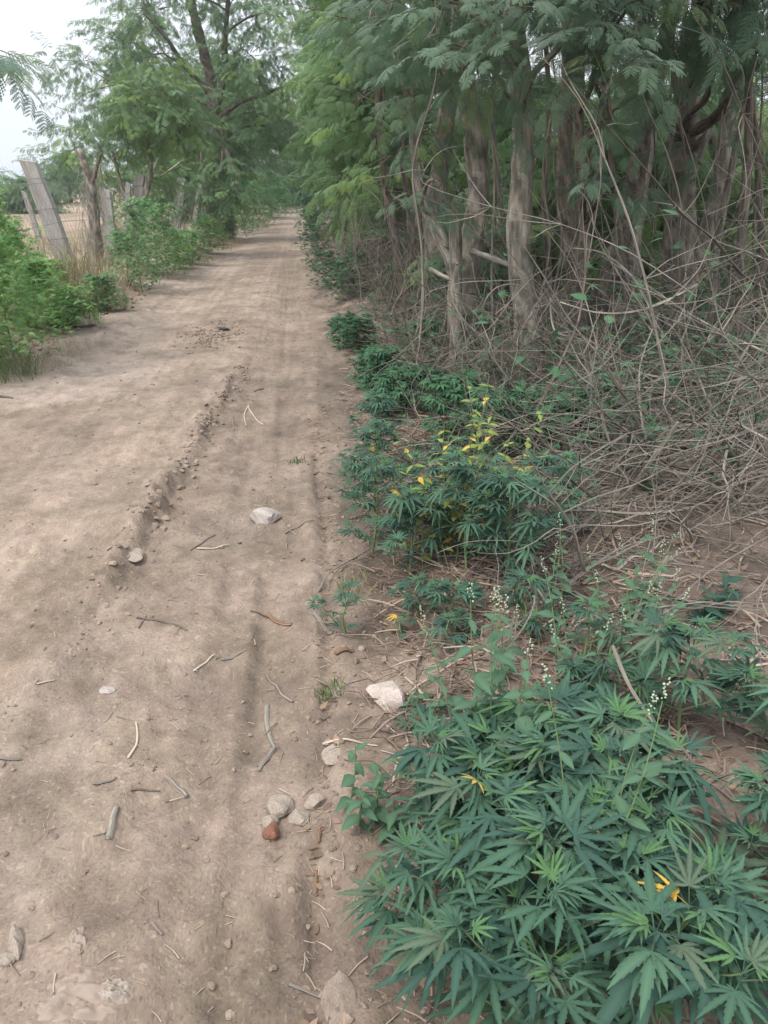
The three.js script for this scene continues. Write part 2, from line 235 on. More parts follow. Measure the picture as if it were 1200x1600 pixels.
// ---------------------------------------------------------------- the ground: one sheet to the horizon
{
  const xs = [], zs = [];
  for (let x = 0, s = 0.014; x < 1500; x += s, s = x < 1.0 ? 0.016 : s * (x < 4 ? 1.018 : 1.06)) xs.push(x);
  const right = xs.map(x => x - 0.25), left = []; for (let x = 0, s = 0.014; x < 1500; x += s, s = x < 1.0 ? 0.016 : s * (x < 4 ? 1.013 : 1.06)) left.push(-0.25 - x);
  const X = [...left.slice(1).reverse(), ...right];
  for (let d = 0.6, s = 0.012; d < 2500; d += s, s = Math.max(0.012, d < 70 ? d * 0.009 : s * 1.15)) zs.push(-d);
  const back = []; for (let d = 0.6, s = 0.15; d > -1200; d -= s, s *= 1.22) back.push(-d); back.shift();
  const Z = [...back.reverse(), ...zs];
  const nx = X.length, nz = Z.length, pos = new Float32Array(nx * nz * 3), col = new Float32Array(nx * nz * 3), uv = new Float32Array(nx * nz * 2), idx = [];
  const mixc = (a, b, t) => [lerp(a[0], b[0], t), lerp(a[1], b[1], t), lerp(a[2], b[2], t)];
  for (let j = 0; j < nz; j++) for (let i = 0; i < nx; i++) {
    const x = X[i], z = Z[j], k = j * nx + i, far = Math.hypot(x, z);
    pos[3 * k] = x; pos[3 * k + 1] = groundY(x, z) * (far > 300 ? 0 : 1); pos[3 * k + 2] = z;
    const rx = ridgeX(z), eR = edgeR(z), eL = edgeL(z), n1 = fbm(x * 1.3, z * 0.7, 4), n2 = fbm(x * 5.5 + 9, z * 4.2, 4), n3 = fbm(x * 19, z * 17, 3);
    let c = mixc([0.43, 0.335, 0.257], [0.285, 0.217, 0.164], clamp(0.5 + n1 * 1.9 + n2 * 0.8));                 // packed dust
    const loose = ss(rx - 0.12, rx + 0.08, x) * (1 - 0.75 * ss(-6, -10, z));  // loose soil tone; near tree shade and far sunlight are put into it too
    c = mixc(c, mixc([0.16, 0.12, 0.091], [0.25, 0.192, 0.147], clamp(0.5 + n2 * 1.8 + n1)), loose * 0.85);  // darker mix right of the ridge, loose soil plus painted tree shade
    const streak = vn((x + 0.007 * z) * 15, z * 0.5) * 0.6 + vn((x + 0.007 * z) * 34, z * 1.1) * 0.4, damp = ss(0.05, 0.6, fbm(x * 2.6 + 30, z * 0.8, 4) + 0.4 * n3 + 0.2 * streak) * 0.4 + gauss(x + 2.05, 0.32) * gauss(z + 8.9, 0.8) * 1.3 * clamp(1.1 + n2 * 2);
    c = mixc(c, [0.205, 0.175, 0.15], clamp(damp) * 0.8);
    c = mixc(c, [0.47, 0.385, 0.325], 0.75 * (1 - ss(-1.5, -1.1, x)) * ss(0.05, 0.35, fbm(x * 0.9 + 70, z * 0.6 + 3, 4) + 0.15 * n3 + 0.5 * gauss(x + 2.1, 0.4) * gauss(z + 6.6, 0.6) - 0.9 * gauss(x + 2.05, 0.4) * gauss(z + 8.9, 0.9)));
    const lanePart = ss(eL, eL + 0.3, x) * (1 - ss(eR - 0.25, eR, x)); c = mixc(c, mixc([0.2, 0.15, 0.112], [0.4, 0.312, 0.242], clamp(0.5 + streak * 0.9)), 0.3 * lanePart);             // pale dried silt
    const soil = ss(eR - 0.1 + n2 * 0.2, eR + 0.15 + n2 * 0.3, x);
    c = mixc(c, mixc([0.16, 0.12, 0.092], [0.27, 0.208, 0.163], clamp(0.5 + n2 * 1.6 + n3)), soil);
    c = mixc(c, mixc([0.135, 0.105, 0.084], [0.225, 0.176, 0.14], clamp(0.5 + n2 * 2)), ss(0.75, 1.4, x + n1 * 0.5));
    const bank = 1 - ss(eL - 0.3 + n2 * 0.3, eL + 0.1 + n2 * 0.3, x);
    c = mixc(c, mixc([0.3, 0.235, 0.16], [0.44, 0.36, 0.25], clamp(0.5 + n1 * 1.5 + n2)), bank);
    const field = 1 - ss(-6.5, -4.2, x + n1);
    c = mixc(c, mixc([0.46, 0.33, 0.25], [0.3, 0.24, 0.15], clamp(0.3 + fbm(x * 0.16, z * 0.09, 4) * 2.4 + n2 * 0.6)), field);
    if (x > 4) c = mixc(c, mixc([0.09, 0.16, 0.04], [0.2, 0.22, 0.08], clamp(0.5 + n1 * 2)), ss(4, 7, x));
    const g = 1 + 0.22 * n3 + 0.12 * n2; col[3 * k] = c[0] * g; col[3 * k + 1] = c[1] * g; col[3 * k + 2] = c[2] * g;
    uv[2 * k] = x / 1.3 + 0.05 * n1; uv[2 * k + 1] = z / 1.3 + 0.05 * n2;
    if (i && j) { const a = k - nx - 1, b = k - nx, d = k - 1; idx.push(a, d, b, b, d, k); }
  }
  const g = new THREE.BufferGeometry(); g.setAttribute('position', new THREE.BufferAttribute(pos, 3)); g.setAttribute('color', new THREE.BufferAttribute(col, 3)); g.setAttribute('uv', new THREE.BufferAttribute(uv, 2)); g.setIndex(idx); g.computeVertexNormals();
  // both windings are drawn; keep normals upward
  const N = g.attributes.normal; if (N.getY(nx * 5 + 5) < 0) { for (let k = 0; k < N.count; k++) N.setXYZ(k, -N.getX(k), -N.getY(k), -N.getZ(k)); const I = g.index.array; for (let k = 0; k < I.length; k += 3) { const t = I[k]; I[k] = I[k + 1]; I[k + 1] = t; } }
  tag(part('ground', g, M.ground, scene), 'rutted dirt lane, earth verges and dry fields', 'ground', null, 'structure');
  console.log('ground', nx, nz);
}

// ---------------------------------------------------------------- trees
const tintGreen = (v, y) => () => { const a = rr(1 - v, 1 + v), b = R() < y ? rr(0.2, 1) : 0; return [a * (1 + 0.6 * b), a * (1 + 0.4 * b), a * (1 - 0.15 * b) * rr(0.85, 1.1)]; };
// clumps: [centre Vector3, rx, ry, rz, count, spray scale, level]
function tree(name, label, category, group, o) {
  const base = o.trunks[0].pts[0], g = thing(name, label, category, [base.x, base.y, base.z], group), off = p => p.clone().sub(base);
  for (const t of o.trunks) part('trunk', limbGeo(t.pts.map(off), t.r0, t.r1, { sides: t.sides ?? 12, seg: t.seg ?? 9, rough: t.rough ?? 0.16, flare: t.flare ?? 0.4 }), o.bark ?? M.barkGrey, g);
  const twigs = new Mesher(), lists = {};
  for (const [c, rx, ry, rz, n, sc, level, droop = 0.35] of o.clumps) {
    const C = off(c);
    // limb from the nearest trunk point in its upper part
    let best = null, bd = 1e9; for (const t of o.trunks) { const cv = new THREE.CatmullRomCurve3(t.pts.map(off)); for (let q = o.from ?? 0.5; q <= 1; q += 0.05) { const p = cv.getPoint(q), d = p.distanceTo(C) + Math.max(0, p.y - C.y + 0.3) * 2; if (d < bd) { bd = d; best = [p, lerp(t.r0, t.r1, q)]; } } }
    const [p, pr] = best, mid = p.clone().lerp(C, 0.5).add(V(rr(-0.15, 0.15), 0.12 + rr(-0.1, 0.15), rr(-0.15, 0.15)).multiplyScalar(bd * 0.5)), q1 = p.clone().lerp(mid, 0.5).add(V(rr(-0.08, 0.08), rr(-0.05, 0.05), rr(-0.08, 0.08)).multiplyScalar(bd)), lr = Math.min(pr * 0.5, 0.012 + 0.02 * bd) * (o.limbScale ?? 1);
    if (bd > 0.15) part('limb', limbGeo([p, q1, mid, mid.clone().lerp(C, 0.6).add(V(rr(-0.05, 0.05), rr(0, 0.08), rr(-0.05, 0.05)).multiplyScalar(bd)), C], lr, lr * 0.3, { sides: 6, seg: 4, rough: 0.15 }), o.bark ?? M.barkGrey, g);
    for (let k = 0; k < n; k++) {
      const d = V(rr(-1, 1), rr(-1, 1), rr(-1, 1)); if (d.lengthSq() > 1) d.normalize().multiplyScalar(R() ** 0.5); const s = V(d.x * rx, d.y * ry, d.z * rz), p = C.clone().add(s);
      const out = V(d.x + rr(-0.5, 0.5), d.y * 0.4 - droop + rr(-0.3, 0.3), d.z + rr(-0.5, 0.5)).normalize(), S = sc * rr(0.75, 1.25);
      if (o.clear && !o.clear(p.clone().add(base), S)) continue;
      const key = level * 10 + Math.floor(R() * sprays[level].length); if (level === 0 && c.z > -4.85 && c.x > 0) { leafMesh(sprays[0][key % 10], R() < 0.12 ? M.featherPale : o.leaf ?? M.feather, g, p, out, rr(-0.5, 0.5), S, 'leaf_spray'); } else (lists[key] ??= []).push(mat4(p, out, rr(-0.5, 0.5), S));
      if (k % (level === 2 ? 5 : 2) === 0) { const a = C.clone().addScaledVector(s, 0.15); limb(twigs, [a, a.clone().lerp(p, 0.5).add(V(rr(-0.1, 0.1), rr(-0.03, 0.12), rr(-0.1, 0.1)).multiplyScalar(rx)), p], 0.004 + 0.008 * rx, 0.002 + 0.001 * rx, { sides: 3, seg: 2, rough: 0, cap: false }); }
    }
  }
  if (twigs.p.length) part('twigs', twigs.geo(false), o.twigBark ?? o.bark ?? M.barkGrey, g, 'stuff');
  for (const k in lists) instances('crown', sprays[Math.floor(k / 10)][k % 10], o.leaf ?? M.feather, lists[k], g, o.tint ?? tintGreen(0.25, 0.12));
  return g;
}
const T = (list, r0, r1, o = {}) => ({ pts: list, r0, r1, ...o });
const path = (z, ...q) => { const a = []; for (let k = 0; k < q.length; k += 2) a.push(at(q[k], q[k + 1], z)); a[0].y = Math.min(a[0].y, groundY(a[0].x, a[0].z) - 0.05); return a; };
const C = (px, py, z, r, n, sc = 0.54, level = 0, droop = 0.15) => [at(px, py - 45, z), r, r * 0.75, r, Math.ceil(n * 0.5), sc, level, droop];
const top = (x, y, z, r, n, sc = 1.4, level = 1) => [V(x, y, z), r, r * 0.6, r, Math.ceil(n * 0.14), sc, level];
const roadside = 'feather-leaved trees along the bank';
R = rng(101);
tree('feathery_tree', 'tree with a straight pale bare trunk, in front of the others on the bank', 'tree', roadside, {
  trunks: [T([...path(-5.4, 822, 660, 822, 560, 820, 480, 811, 400, 815, 300, 819, 220, 812, 110, 806, 0), V(1.95, 3.6, -5.3), V(1.8, 4.8, -5.1)], 0.092, 0.05, { flare: 0.25, sides: 16, seg: 10 })], bark: M.barkPale,
  clumps: [C(700, 45, -5.3, 0.5, 60), C(755, 130, -5.1, 0.36, 34), C(830, 20, -4.6, 0.42, 46), C(880, 90, -4.5, 0.3, 22), top(1.4, 3.4, -5.2, 0.9, 90), top(2.2, 4.4, -4.8, 1.2, 120), top(1.2, 4.6, -4.2, 1, 80)] });
tree('feathery_tree', 'tree with a bulging knobbly trunk behind a grey snag on the bank', 'tree', roadside, {
  trunks: [T([...path(-6.3, 722, 610, 722, 520, 724, 440, 742, 350, 748, 280, 738, 200, 724, 120, 716, 40), V(1.5, 3.6, -6.3), V(1.4, 4.6, -6.4)], 0.115, 0.05, { flare: 0.2, rough: 0.24, sides: 16, seg: 10 }),
    T([at(715, 500, -6.4), at(704, 410, -6.6), at(680, 355, -6.8), at(660, 310, -6.9), at(650, 240, -7), at(640, 140, -7)], 0.055, 0.035, { flare: 0, rough: 0.25 })], bark: M.barkGrey,
  clumps: [C(690, 330, -6.1, 0.2, 12), C(640, 80, -6.5, 0.55, 60), C(690, 185, -6.4, 0.36, 30), C(655, 250, -6.9, 0.26, 14), C(605, 30, -7, 0.6, 60), C(615, 130, -7.4, 0.4, 34), top(1.1, 3.9, -6.6, 1, 90), top(1.8, 4.8, -6.8, 1.2, 110)] });
tree('feathery_tree', 'slender young tree with a thin bare grey trunk above the leafy verge', 'tree', roadside, {
  trunks: [T(path(-8.8, 636, 525, 632, 460, 623, 400, 612, 340, 604, 300, 596, 220, 590, 120, 585, 0), 0.06, 0.03), T([at(648, 470, -9), at(645, 400, -9), at(640, 330, -9.1), at(630, 260, -9.1), at(625, 150, -9.2)], 0.05, 0.03)], bark: M.barkBrown,
  clumps: [C(600, 175, -8.6, 0.55, 60), C(580, 255, -8.8, 0.4, 34), C(570, 80, -9, 0.8, 90), C(615, 285, -8.2, 0.28, 16), C(560, 190, -9.8, 0.6, 50), top(1.4, 4.6, -9.4, 1.3, 120)], leaf: M.featherSkylit, tint: tintGreen(0.25, 0.3) });
tree('feathery_tree', 'dark brown tree trunk standing between the knobbly and straight trunks', 'tree', roadside, {
  trunks: [T(path(-8, 690, 520, 690, 420, 682, 330, 690, 250, 700, 150, 690, 0), 0.12, 0.07)], bark: M.barkBrown,
  clumps: [C(680, 20, -8, 0.8, 60), C(730, 60, -7.6, 0.6, 46), C(670, 130, -7.6, 0.5, 36), top(2.2, 4.6, -8, 1.4, 120)] });
tree('feathery_tree', 'multi-stemmed tree with two close upright stems and one leaning right', 'tree', roadside, {
  trunks: [T([...path(-6.7, 905, 640, 905, 560, 903, 480, 894, 400, 882, 300, 884, 180, 890, 80, 888, -40)], 0.08, 0.05, { flare: 0.3 }), T([...path(-6.4, 900, 640, 903, 540, 908, 450, 914, 350, 906, 250, 905, 100, 915, -40)], 0.06, 0.035),
    T([...path(-6.9, 898, 640, 918, 530, 952, 430, 984, 330, 1000, 240, 1020, 140, 1045, 40, 1080, -80)], 0.1, 0.06, { flare: 0.3 })], bark: M.barkBrown,
  clumps: [C(925, 340, -4.6, 0.13, 8), C(985, 330, -4.9, 0.15, 9), C(905, 20, -4.9, 0.45, 46), C(945, 110, -4.5, 0.3, 22), C(950, 190, -4.2, 0.2, 9), C(1000, 40, -4.5, 0.42, 46), C(960, 20, -6.5, 0.6, 40), C(860, 30, -6.8, 0.6, 44), C(930, 240, -4.4, 0.16, 5), C(1040, 180, -6, 0.3, 10), top(2.6, 4.0, -6, 1.3, 120), top(2.4, 5, -5, 1.4, 120)] });
tree('feathery_tree', 'thickest dark tree with vines down its trunk on the bank', 'tree', roadside, {
  trunks: [T([...path(-6.6, 1035, 640, 1045, 520, 1058, 400, 1066, 300, 1070, 200, 1076, 110, 1094, 30, 1110, -80)], 0.13, 0.08, { flare: 0.4, rough: 0.28, sides: 16 }), T([at(1058, 470, -6.7), at(1090, 400, -6.9), at(1118, 320, -7), at(1132, 230, -7.1), at(1150, 130, -7.2), at(1180, 0, -7.2)], 0.09, 0.05), T([at(1040, 560, -6.6), at(1000, 480, -7.0), at(990, 400, -7.4), at(1010, 250, -7.8), at(1030, 100, -8)], 0.08, 0.05)], bark: M.barkBrown,
  clumps: [C(1090, 300, -5.4, 0.2, 10), C(1085, 25, -4.7, 0.45, 46), C(1015, 120, -4.6, 0.26, 16), C(1140, 50, -5, 0.42, 26), C(1190, 120, -4.8, 0.3, 12), C(1120, 150, -5.4, 0.26, 10), C(1180, 200, -6.5, 0.4, 14), top(3.4, 4.2, -6.5, 1.4, 60), top(3.2, 4.8, -4.8, 1.5, 60)] });
tree('feathery_tree', 'thin pole-like sapling among the dead brush near the photo edge', 'tree', roadside, {
  trunks: [T(path(-5, 1140, 640, 1150, 500, 1156, 400, 1165, 300, 1170, 200, 1168, 60, 1165, -40), 0.035, 0.022, { rough: 0.1 })], bark: M.barkBrown, clumps: [C(1175, 10, -4.9, 0.3, 18), C(1195, 60, -4.6, 0.22, 9), top(3.0, 3.2, -4.6, 0.8, 40)] });
[[[-5.6, 1000, 640, 985, 520, 975, 420, 960, 300, 950, 180, 930, 20], 0.03, 'between the leaning stem and the vined trunk'], [[-5.9, 1100, 620, 1112, 500, 1118, 400, 1140, 280, 1165, 160, 1190, 20], 0.034, 'slanting to the right of the vined trunk'], [[-7.2, 860, 600, 862, 500, 856, 400, 850, 300, 858, 180, 850, 20], 0.035, 'just right of the straight pale trunk'], [[-7.4, 780, 590, 776, 500, 784, 400, 780, 300, 770, 180, 780, 20], 0.03, 'just left of the straight pale trunk'], [[-5.2, 1190, 640, 1180, 520, 1190, 420, 1186, 300, 1178, 180, 1150, 20], 0.03, 'closest to the photo edge'], [[-8.4, 655, 540, 662, 470, 668, 400, 662, 320, 655, 220, 640, 60], 0.034, 'right of the slender young tree']].forEach(([q, r, w], k) => { R = rng(180 + k); const p = path(...q); tree('slender_tree', 'thin grey stem with few leaves ' + w, 'tree', 'slender stems on the bank', { trunks: [T(p, r, r * 0.55, { rough: 0.12, sides: 9 })], bark: k % 2 ? M.barkGrey : M.barkBrown, clumps: [[p[5].clone().add(V(rr(-0.3, 0.3), 0.15, rr(0, 0.4))), 0.35, 0.25, 0.35, 12, 0.7, 1]] }); });
// farther trees of the hedge
const hedgeFar = [[1.7, -11.5, 'hedge tree beyond the slender young trunk, reddish brush at its foot'], [1.6, -14.5, 'yellow-green hedge tree overhanging the lane beyond the reddish brush'], [1.75, -18.5, 'hedge tree halfway down the lane, crown leaning over the wheel tracks'], [1.8, -23, 'fourth hedge tree past the reddish brush'], [2.0, -29, 'fifth hedge tree past the reddish brush'], [2.2, -37, 'hedge tree close to the far end of the lane'], [2.6, -47, 'last hedge tree on the bank at the lane end']];
hedgeFar.forEach(([x, z, label], k) => {
  R = rng(200 + k); const gy = groundY(x, z), lv = k < 2 ? 1 : 2, sc = k < 2 ? 1.15 : 1.1, n = k < 2 ? 1 : 0.8, cl = [];
  for (let j = 0; j < (k < 2 ? 20 : 24); j++) { const a = rr(0, 6.28), h = rr(0.9, 6.2), rad = rr(0.2, 1.35) * (h < 1.6 ? 0.55 : 1); cl.push([V(Math.max(x + Math.cos(a) * rad, 0.62 + 0.012 * -z + (h > 3.6 ? -0.25 : 0)), gy + h, z + Math.sin(a) * rad * 1.5), 0.6, 0.45, 0.75, Math.round(26 * n), sc, lv]); }
  tree('feathery_tree', label, 'tree', roadside, { trunks: [T([V(x, gy - 0.05, z), V(x - 0.05, gy + 0.9, z + 0.1), V(x - 0.15, gy + 2, z), V(x - 0.1, gy + 3.6, z), V(x, gy + 5.2, z)], 0.1, 0.04)], bark: M.barkBrown, clumps: cl, leaf: M.featherSkylit, tint: tintGreen(0.28, k === 1 ? 0.5 : 0.25), from: 0.2 });
});
// trees beyond the bank, seen between the trunks
[[7.0, -9.5], [8.5, -12.5], [6.6, -15.5], [9.5, -8.5], [8.2, -6.2], [5.8, -13], [11, -17]].forEach(([x, z], k) => {
  R = rng(260 + k); const gy = groundY(x, z), cl = []; for (let j = 0; j < 12; j++) { const a = rr(0, 6.28), h = rr(0.5, 3.0), rad = rr(0.2, 1.6); cl.push([V(x + Math.cos(a) * rad, gy + h, z + Math.sin(a) * rad), 0.65, 0.5, 0.65, 20, 1.0, 2]); }
  tree('field_tree', ['green tree', 'taller green tree', 'bushy tree', 'spreading tree', 'low leafy tree', 'shady tree', 'far tree'][k] + ' glimpsed between trunks, field side of bank, ' + ['behind the vined trunk', 'behind the leaning stem', 'behind the straight pale trunk', 'at the photo edge', 'behind the dead brush', 'behind the knobbly trunk', 'farthest from the lane'][k], 'tree', 'trees beyond the bank', { trunks: [T([V(x, gy - 0.05, z), V(x + 0.1, gy + 1.2, z), V(x, gy + 2.6, z + 0.1), V(x, gy + 4, z)], 0.09, 0.03)], clumps: cl, leaf: M.featherFar, tint: tintGreen(0.25, 0.6), bark: M.barkBrown, from: 0.2 });
});
[[3.7, -9.2, 'behind the twin stems'], [4.9, -9.8, 'behind the leaning stem'], [2.9, -10.8, 'behind the straight pale trunk'], [5.6, -8.0, 'right of the vined trunk'], [4.2, -12.2, 'deep between snag and pale trunk'], [1.55, -7.6, 'between the slender young tree and the snag'], [1.35, -9.6, 'just past the slender young tree']].forEach(([x, z, w], k) => {
  R = rng(285 + k); const gy = groundY(x, z), cl = []; for (let j = 0; j < 12; j++) { const a = rr(0, 6.28), low = k > 4, h = rr(0.2, low ? 0.9 : 2.3), rad = rr(0.1, low ? 0.45 : 0.9); cl.push([V(x + Math.cos(a) * rad, gy + h, z + Math.sin(a) * rad), low ? 0.22 : 0.45, low ? 0.2 : 0.4, low ? 0.22 : 0.45, low ? 6 : 16, low ? 0.6 : 0.9, 1]); }
  tree('hedge_shrub', 'leafy shrub filling the gap ' + w, 'shrub', 'shrubs inside the hedge', { trunks: [T([V(x, gy - 0.05, z), V(x + 0.05, gy + 0.8, z), V(x, gy + 1.7, z + 0.1)], 0.04, 0.015)], clumps: cl, leaf: k > 4 ? M.feather : M.featherFar, tint: tintGreen(0.25, 0.3), bark: M.barkBrown, from: 0.15 });
});
// left side
R = rng(300);
const bigL = (px, py, z, r, n, sc = 0.75) => [at(px, py - 25, z), r, r * 0.65, r, Math.ceil(n * 0.85), sc, 2, 0.35];
tree('thorn_tree', 'large spreading tree with a near-black trunk and radiating limbs left of the lane', 'tree', null, {
  trunks: [T([...path(-25, 348, 345, 346, 290, 340, 230, 334, 170, 330, 130, 318, 80, 300, 10, 290, -60)], 0.24, 0.1, { flare: 0.2 }), T([at(334, 180, -25), at(350, 120, -24.5), at(352, 60, -24), at(358, -20, -24)], 0.1, 0.05), T([at(336, 190, -25), at(375, 160, -24.5), at(420, 145, -24), at(450, 130, -24)], 0.07, 0.03), T([at(332, 150, -25), at(290, 105, -24.6), at(260, 60, -24), at(225, 20, -24)], 0.08, 0.035), T([at(332, 165, -25), at(290, 150, -25), at(240, 140, -25), at(180, 130, -25)], 0.06, 0.025)],
  bark: M.barkDark, from: 0.35, limbScale: 1.3, leaf: M.featherFar, tint: tintGreen(0.22, 0.15),
  clumps: [bigL(300, 20, -24, 1.2, 60), bigL(240, 40, -24, 1.1, 55), bigL(370, 20, -24, 1.2, 60), bigL(430, 50, -24, 1.1, 60), bigL(190, 90, -24, 1.0, 40), bigL(130, 120, -25, 0.9, 26, 0.8), bigL(90, 120, -25, 0.6, 10, 0.7), bigL(150, 165, -25, 1.0, 34), bigL(110, 200, -25, 0.8, 20, 0.8), bigL(240, 110, -23.5, 1.0, 46), bigL(390, 110, -23.5, 1.0, 60), bigL(440, 130, -24, 1, 60), bigL(200, 190, -25, 1.1, 44), bigL(400, 200, -24.5, 1.1, 70), bigL(430, 230, -25, 1, 60), bigL(380, 270, -25, 0.9, 50), bigL(270, 230, -25.5, 1.2, 60), bigL(345, 290, -23.6, 0.7, 50), bigL(325, 330, -23.4, 0.7, 46), bigL(372, 330, -23.2, 0.7, 50), bigL(350, 245, -24, 0.5, 24), bigL(340, -60, -24, 2, 90), bigL(220, -50, -24, 1.6, 60), bigL(440, -40, -24, 1.6, 70)] });
tree('thorn_tree', 'lighter green bushy tree behind the old fence stump', 'tree', 'trees along the fence', {
  trunks: [T(path(-18.5, 215, 400, 222, 330, 235, 260, 225, 200, 215, 140), 0.09, 0.03), T([at(218, 360, -18.5), at(190, 290, -18.5), at(175, 230, -18.5)], 0.06, 0.02)], bark: M.barkPale, leaf: M.featherFar, tint: tintGreen(0.2, 0.55), from: 0.2,
  clumps: [bigL(200, 190, -18, 0.75, 50), bigL(255, 175, -18, 0.7, 46), bigL(165, 245, -18.5, 0.7, 44), bigL(285, 215, -18.5, 0.6, 46), bigL(225, 225, -19, 0.6, 50), bigL(165, 300, -21, 0.6, 44), bigL(212, 312, -21, 0.6, 44), bigL(248, 290, -21.5, 0.55, 36),  bigL(300, 190, -18.5, 0.5, 26), bigL(120, 250, -18.5, 0.5, 22), bigL(230, 140, -18, 0.6, 30)] });
[[-4.6, -33, 'tree just past the near-black trunk, left of the lane'], [-4.2, -41, 'second tree past the near-black trunk, left of the lane'], [-3.4, -50, 'farthest tree left of the lane, its crown over the track']].forEach(([x, z, label], k) => {
  R = rng(330 + k); const gy = groundY(x, z), big = k < 3 ? 1 : 0.55, cl = []; for (let j = 0; j < 20; j++) { const a = rr(0, 6.28), h = rr(0.8, 7) * big, rad = rr(0.3, 2.4) * big; cl.push([V(Math.min(x + Math.cos(a) * rad, h > 3.5 ? 9 : -1.9 + 0.02 * -z * 0.5), gy + h, z + Math.sin(a) * rad), 0.95 * big, 0.75 * big, 0.95 * big, 34, 1.15, 2, 0.45]); }
  tree('thorn_tree', label, 'tree', 'trees along the fence', { trunks: [T([V(x, gy - 0.05, z), V(x + 0.1, gy + 1.6, z), V(x + 0.3, gy + 3.4, z), V(x + 0.2, gy + 5.4 * big, z)], 0.15, 0.05)], bark: M.barkDark, clumps: cl, leaf: M.featherFar, tint: tintGreen(0.22, 0.3), from: 0.25 });
});
// lane end
[[-4.5, -62], [-1.6, -68], [0.6, -72], [2.6, -66], [5, -60], [-8, -60], [-0.5, -84]].forEach(([x, z], k) => {
  R = rng(350 + k); const gy = groundY(x, z), cl = []; for (let j = 0; j < 22; j++) { const a = rr(0, 6.28), h = rr(0.6, 8), rad = rr(0.3, 2.6); cl.push([V(x + Math.cos(a) * rad, gy + h, z + Math.sin(a) * rad), 1.2, 1, 1.2, 34, 1.5, 2, 0.4]); }
  tree('field_tree', 'hazy tree closing the far end of the lane, ' + ['left of its mouth', 'at its mouth', 'straight behind its mouth', 'right of its mouth', 'farthest right', 'farthest left', 'deepest of all'][k], 'tree', 'trees at the lane end', { trunks: [T([V(x, gy - 0.05, z), V(x + 0.1, gy + 2, z), V(x, gy + 4.4, z), V(x, gy + 7, z)], 0.16, 0.05)], bark: M.barkDark, clumps: cl, leaf: M.featherSkylit, tint: tintGreen(0.2, 0.5), from: 0.25 });
});
// out on the left field and the tree whose tip hangs into the corner of the sky
[[-24, -62], [-31, -60], [-20, -75], [-40, -80], [-15, -48]].forEach(([x, z], k) => {
  R = rng(370 + k); const gy = groundY(x, z), s = k === 4 ? 0.5 : 1, cl = []; for (let j = 0; j < 14; j++) { const a = rr(0, 6.28), h = rr(0.5, 3.4) * s, rad = rr(0.3, 2.4) * s; cl.push([V(x + Math.cos(a) * rad, gy + h, z + Math.sin(a) * rad), 1.1 * s, 0.8 * s, 1.1 * s, 30, 1.4, 2]); }
  tree('field_tree', 'distant rounded tree out on the bare field, ' + ['beside the leaning post top', 'at the photo edge', 'behind the others', 'farthest away', 'smallest, by the fence'][k], 'tree', 'trees out on the field', { trunks: [T([V(x, gy - 0.05, z), V(x, gy + 1, z), V(x, gy + 2.4 * s, z)], 0.14, 0.05)], bark: M.barkDark, clumps: cl, leaf: M.featherFar, from: 0.2 });
});
R = rng(390);
tree('feathery_tree', 'tree mostly outside the photo, one feathery tip hanging into the sky corner', 'tree', null, {
  trunks: [T([V(-4.9, groundY(-4.9, -6.6) - 0.05, -6.6), V(-4.8, 1.2, -6.5), V(-4.6, 2.3, -6.4), V(-4.5, 3.3, -6.4)], 0.08, 0.04)], leaf: M.feather, from: 0.4,
  clumps: [[at(-22, 78, -7), 0.07, 0.06, 0.07, 5, 0.9, 1, 0.2], [V(-3.6, 2.75, -6.6), 0.35, 0.25, 0.35, 26, 1, 0], [V(-4.4, 3.3, -6.2), 0.9, 0.6, 0.9, 70, 1.2, 1], [V(-5.1, 2.9, -6.8), 0.9, 0.6, 0.9, 60, 1.2, 1]] });
console.log('trees');

// ---------------------------------------------------------------- grey snag, fallen logs
R = rng(400);
{ const g = thing('tree_snag', 'broken grey snag with a jagged top against the knobbly trunk', 'snag', [0, 0, 0]); const p = path(-6.05, 713, 625, 714, 540, 713, 460, 712, 400, 711, 342); g.position.copy(p[0]); const o = p[0].clone(); part('trunk', limbGeo(p.map(q => q.clone().sub(o)), 0.055, 0.045, { sides: 10, seg: 8, rough: 0.22, flare: 0.5 }), M.barkPale, g); const t = p[4].clone().sub(o); for (let k = 0; k < 4; k++) part('splinter', limbGeo([t.clone().add(V(rr(-0.03, 0.03), -0.06, rr(-0.03, 0.03))), t.clone().add(V(rr(-0.03, 0.03), rr(0.03, 0.09), rr(-0.03, 0.03)))], 0.016, 0.004, { sides: 4, seg: 2 }), M.barkPale, g); }
function stick(name, label, category, group, pts, r0, r1, mat, o = {}) { const b = pts[0].clone(), m = part(name, limbGeo(pts.map(p => p.clone().sub(b)), r0, r1, { sides: 7, seg: 5, rough: 0.18, ...o }), mat, scene); m.position.copy(b); return tag(m, label, category, group); }
stick('fallen_log', 'broken pale log propped between the snag and the straight trunk', 'log', null, [at(738, 392, -6.05), at(760, 400, -5.9), at(790, 412, -5.75), at(815, 420, -5.62)], 0.022, 0.018, M.deadpale);
stick('fallen_log', 'short broken pale log end behind the grey snag', 'log', null, [at(672, 420, -6.6), at(690, 430, -6.5), at(705, 437, -6.38)], 0.018, 0.016, M.deadpale);
stick('fallen_branch', 'curved brown bough arching from the ground below the snag', 'branch', null, [onGround(695, 640).add(V(0, -0.03, 0)), at(715, 602, -5.45), at(745, 586, -5.4), at(790, 582, -5.4), at(835, 578, -5.6), at(862, 560, -5.9)], 0.03, 0.02, M.barkBrown, { seg: 7 });
stick('fallen_branch', 'brown branch slanting to the ground behind the verge weeds', 'branch', null, [onGround(606, 775), at(632, 735, -4.25), at(668, 672, -4.6), at(690, 630, -4.9)], 0.012, 0.02, M.barkBrown);
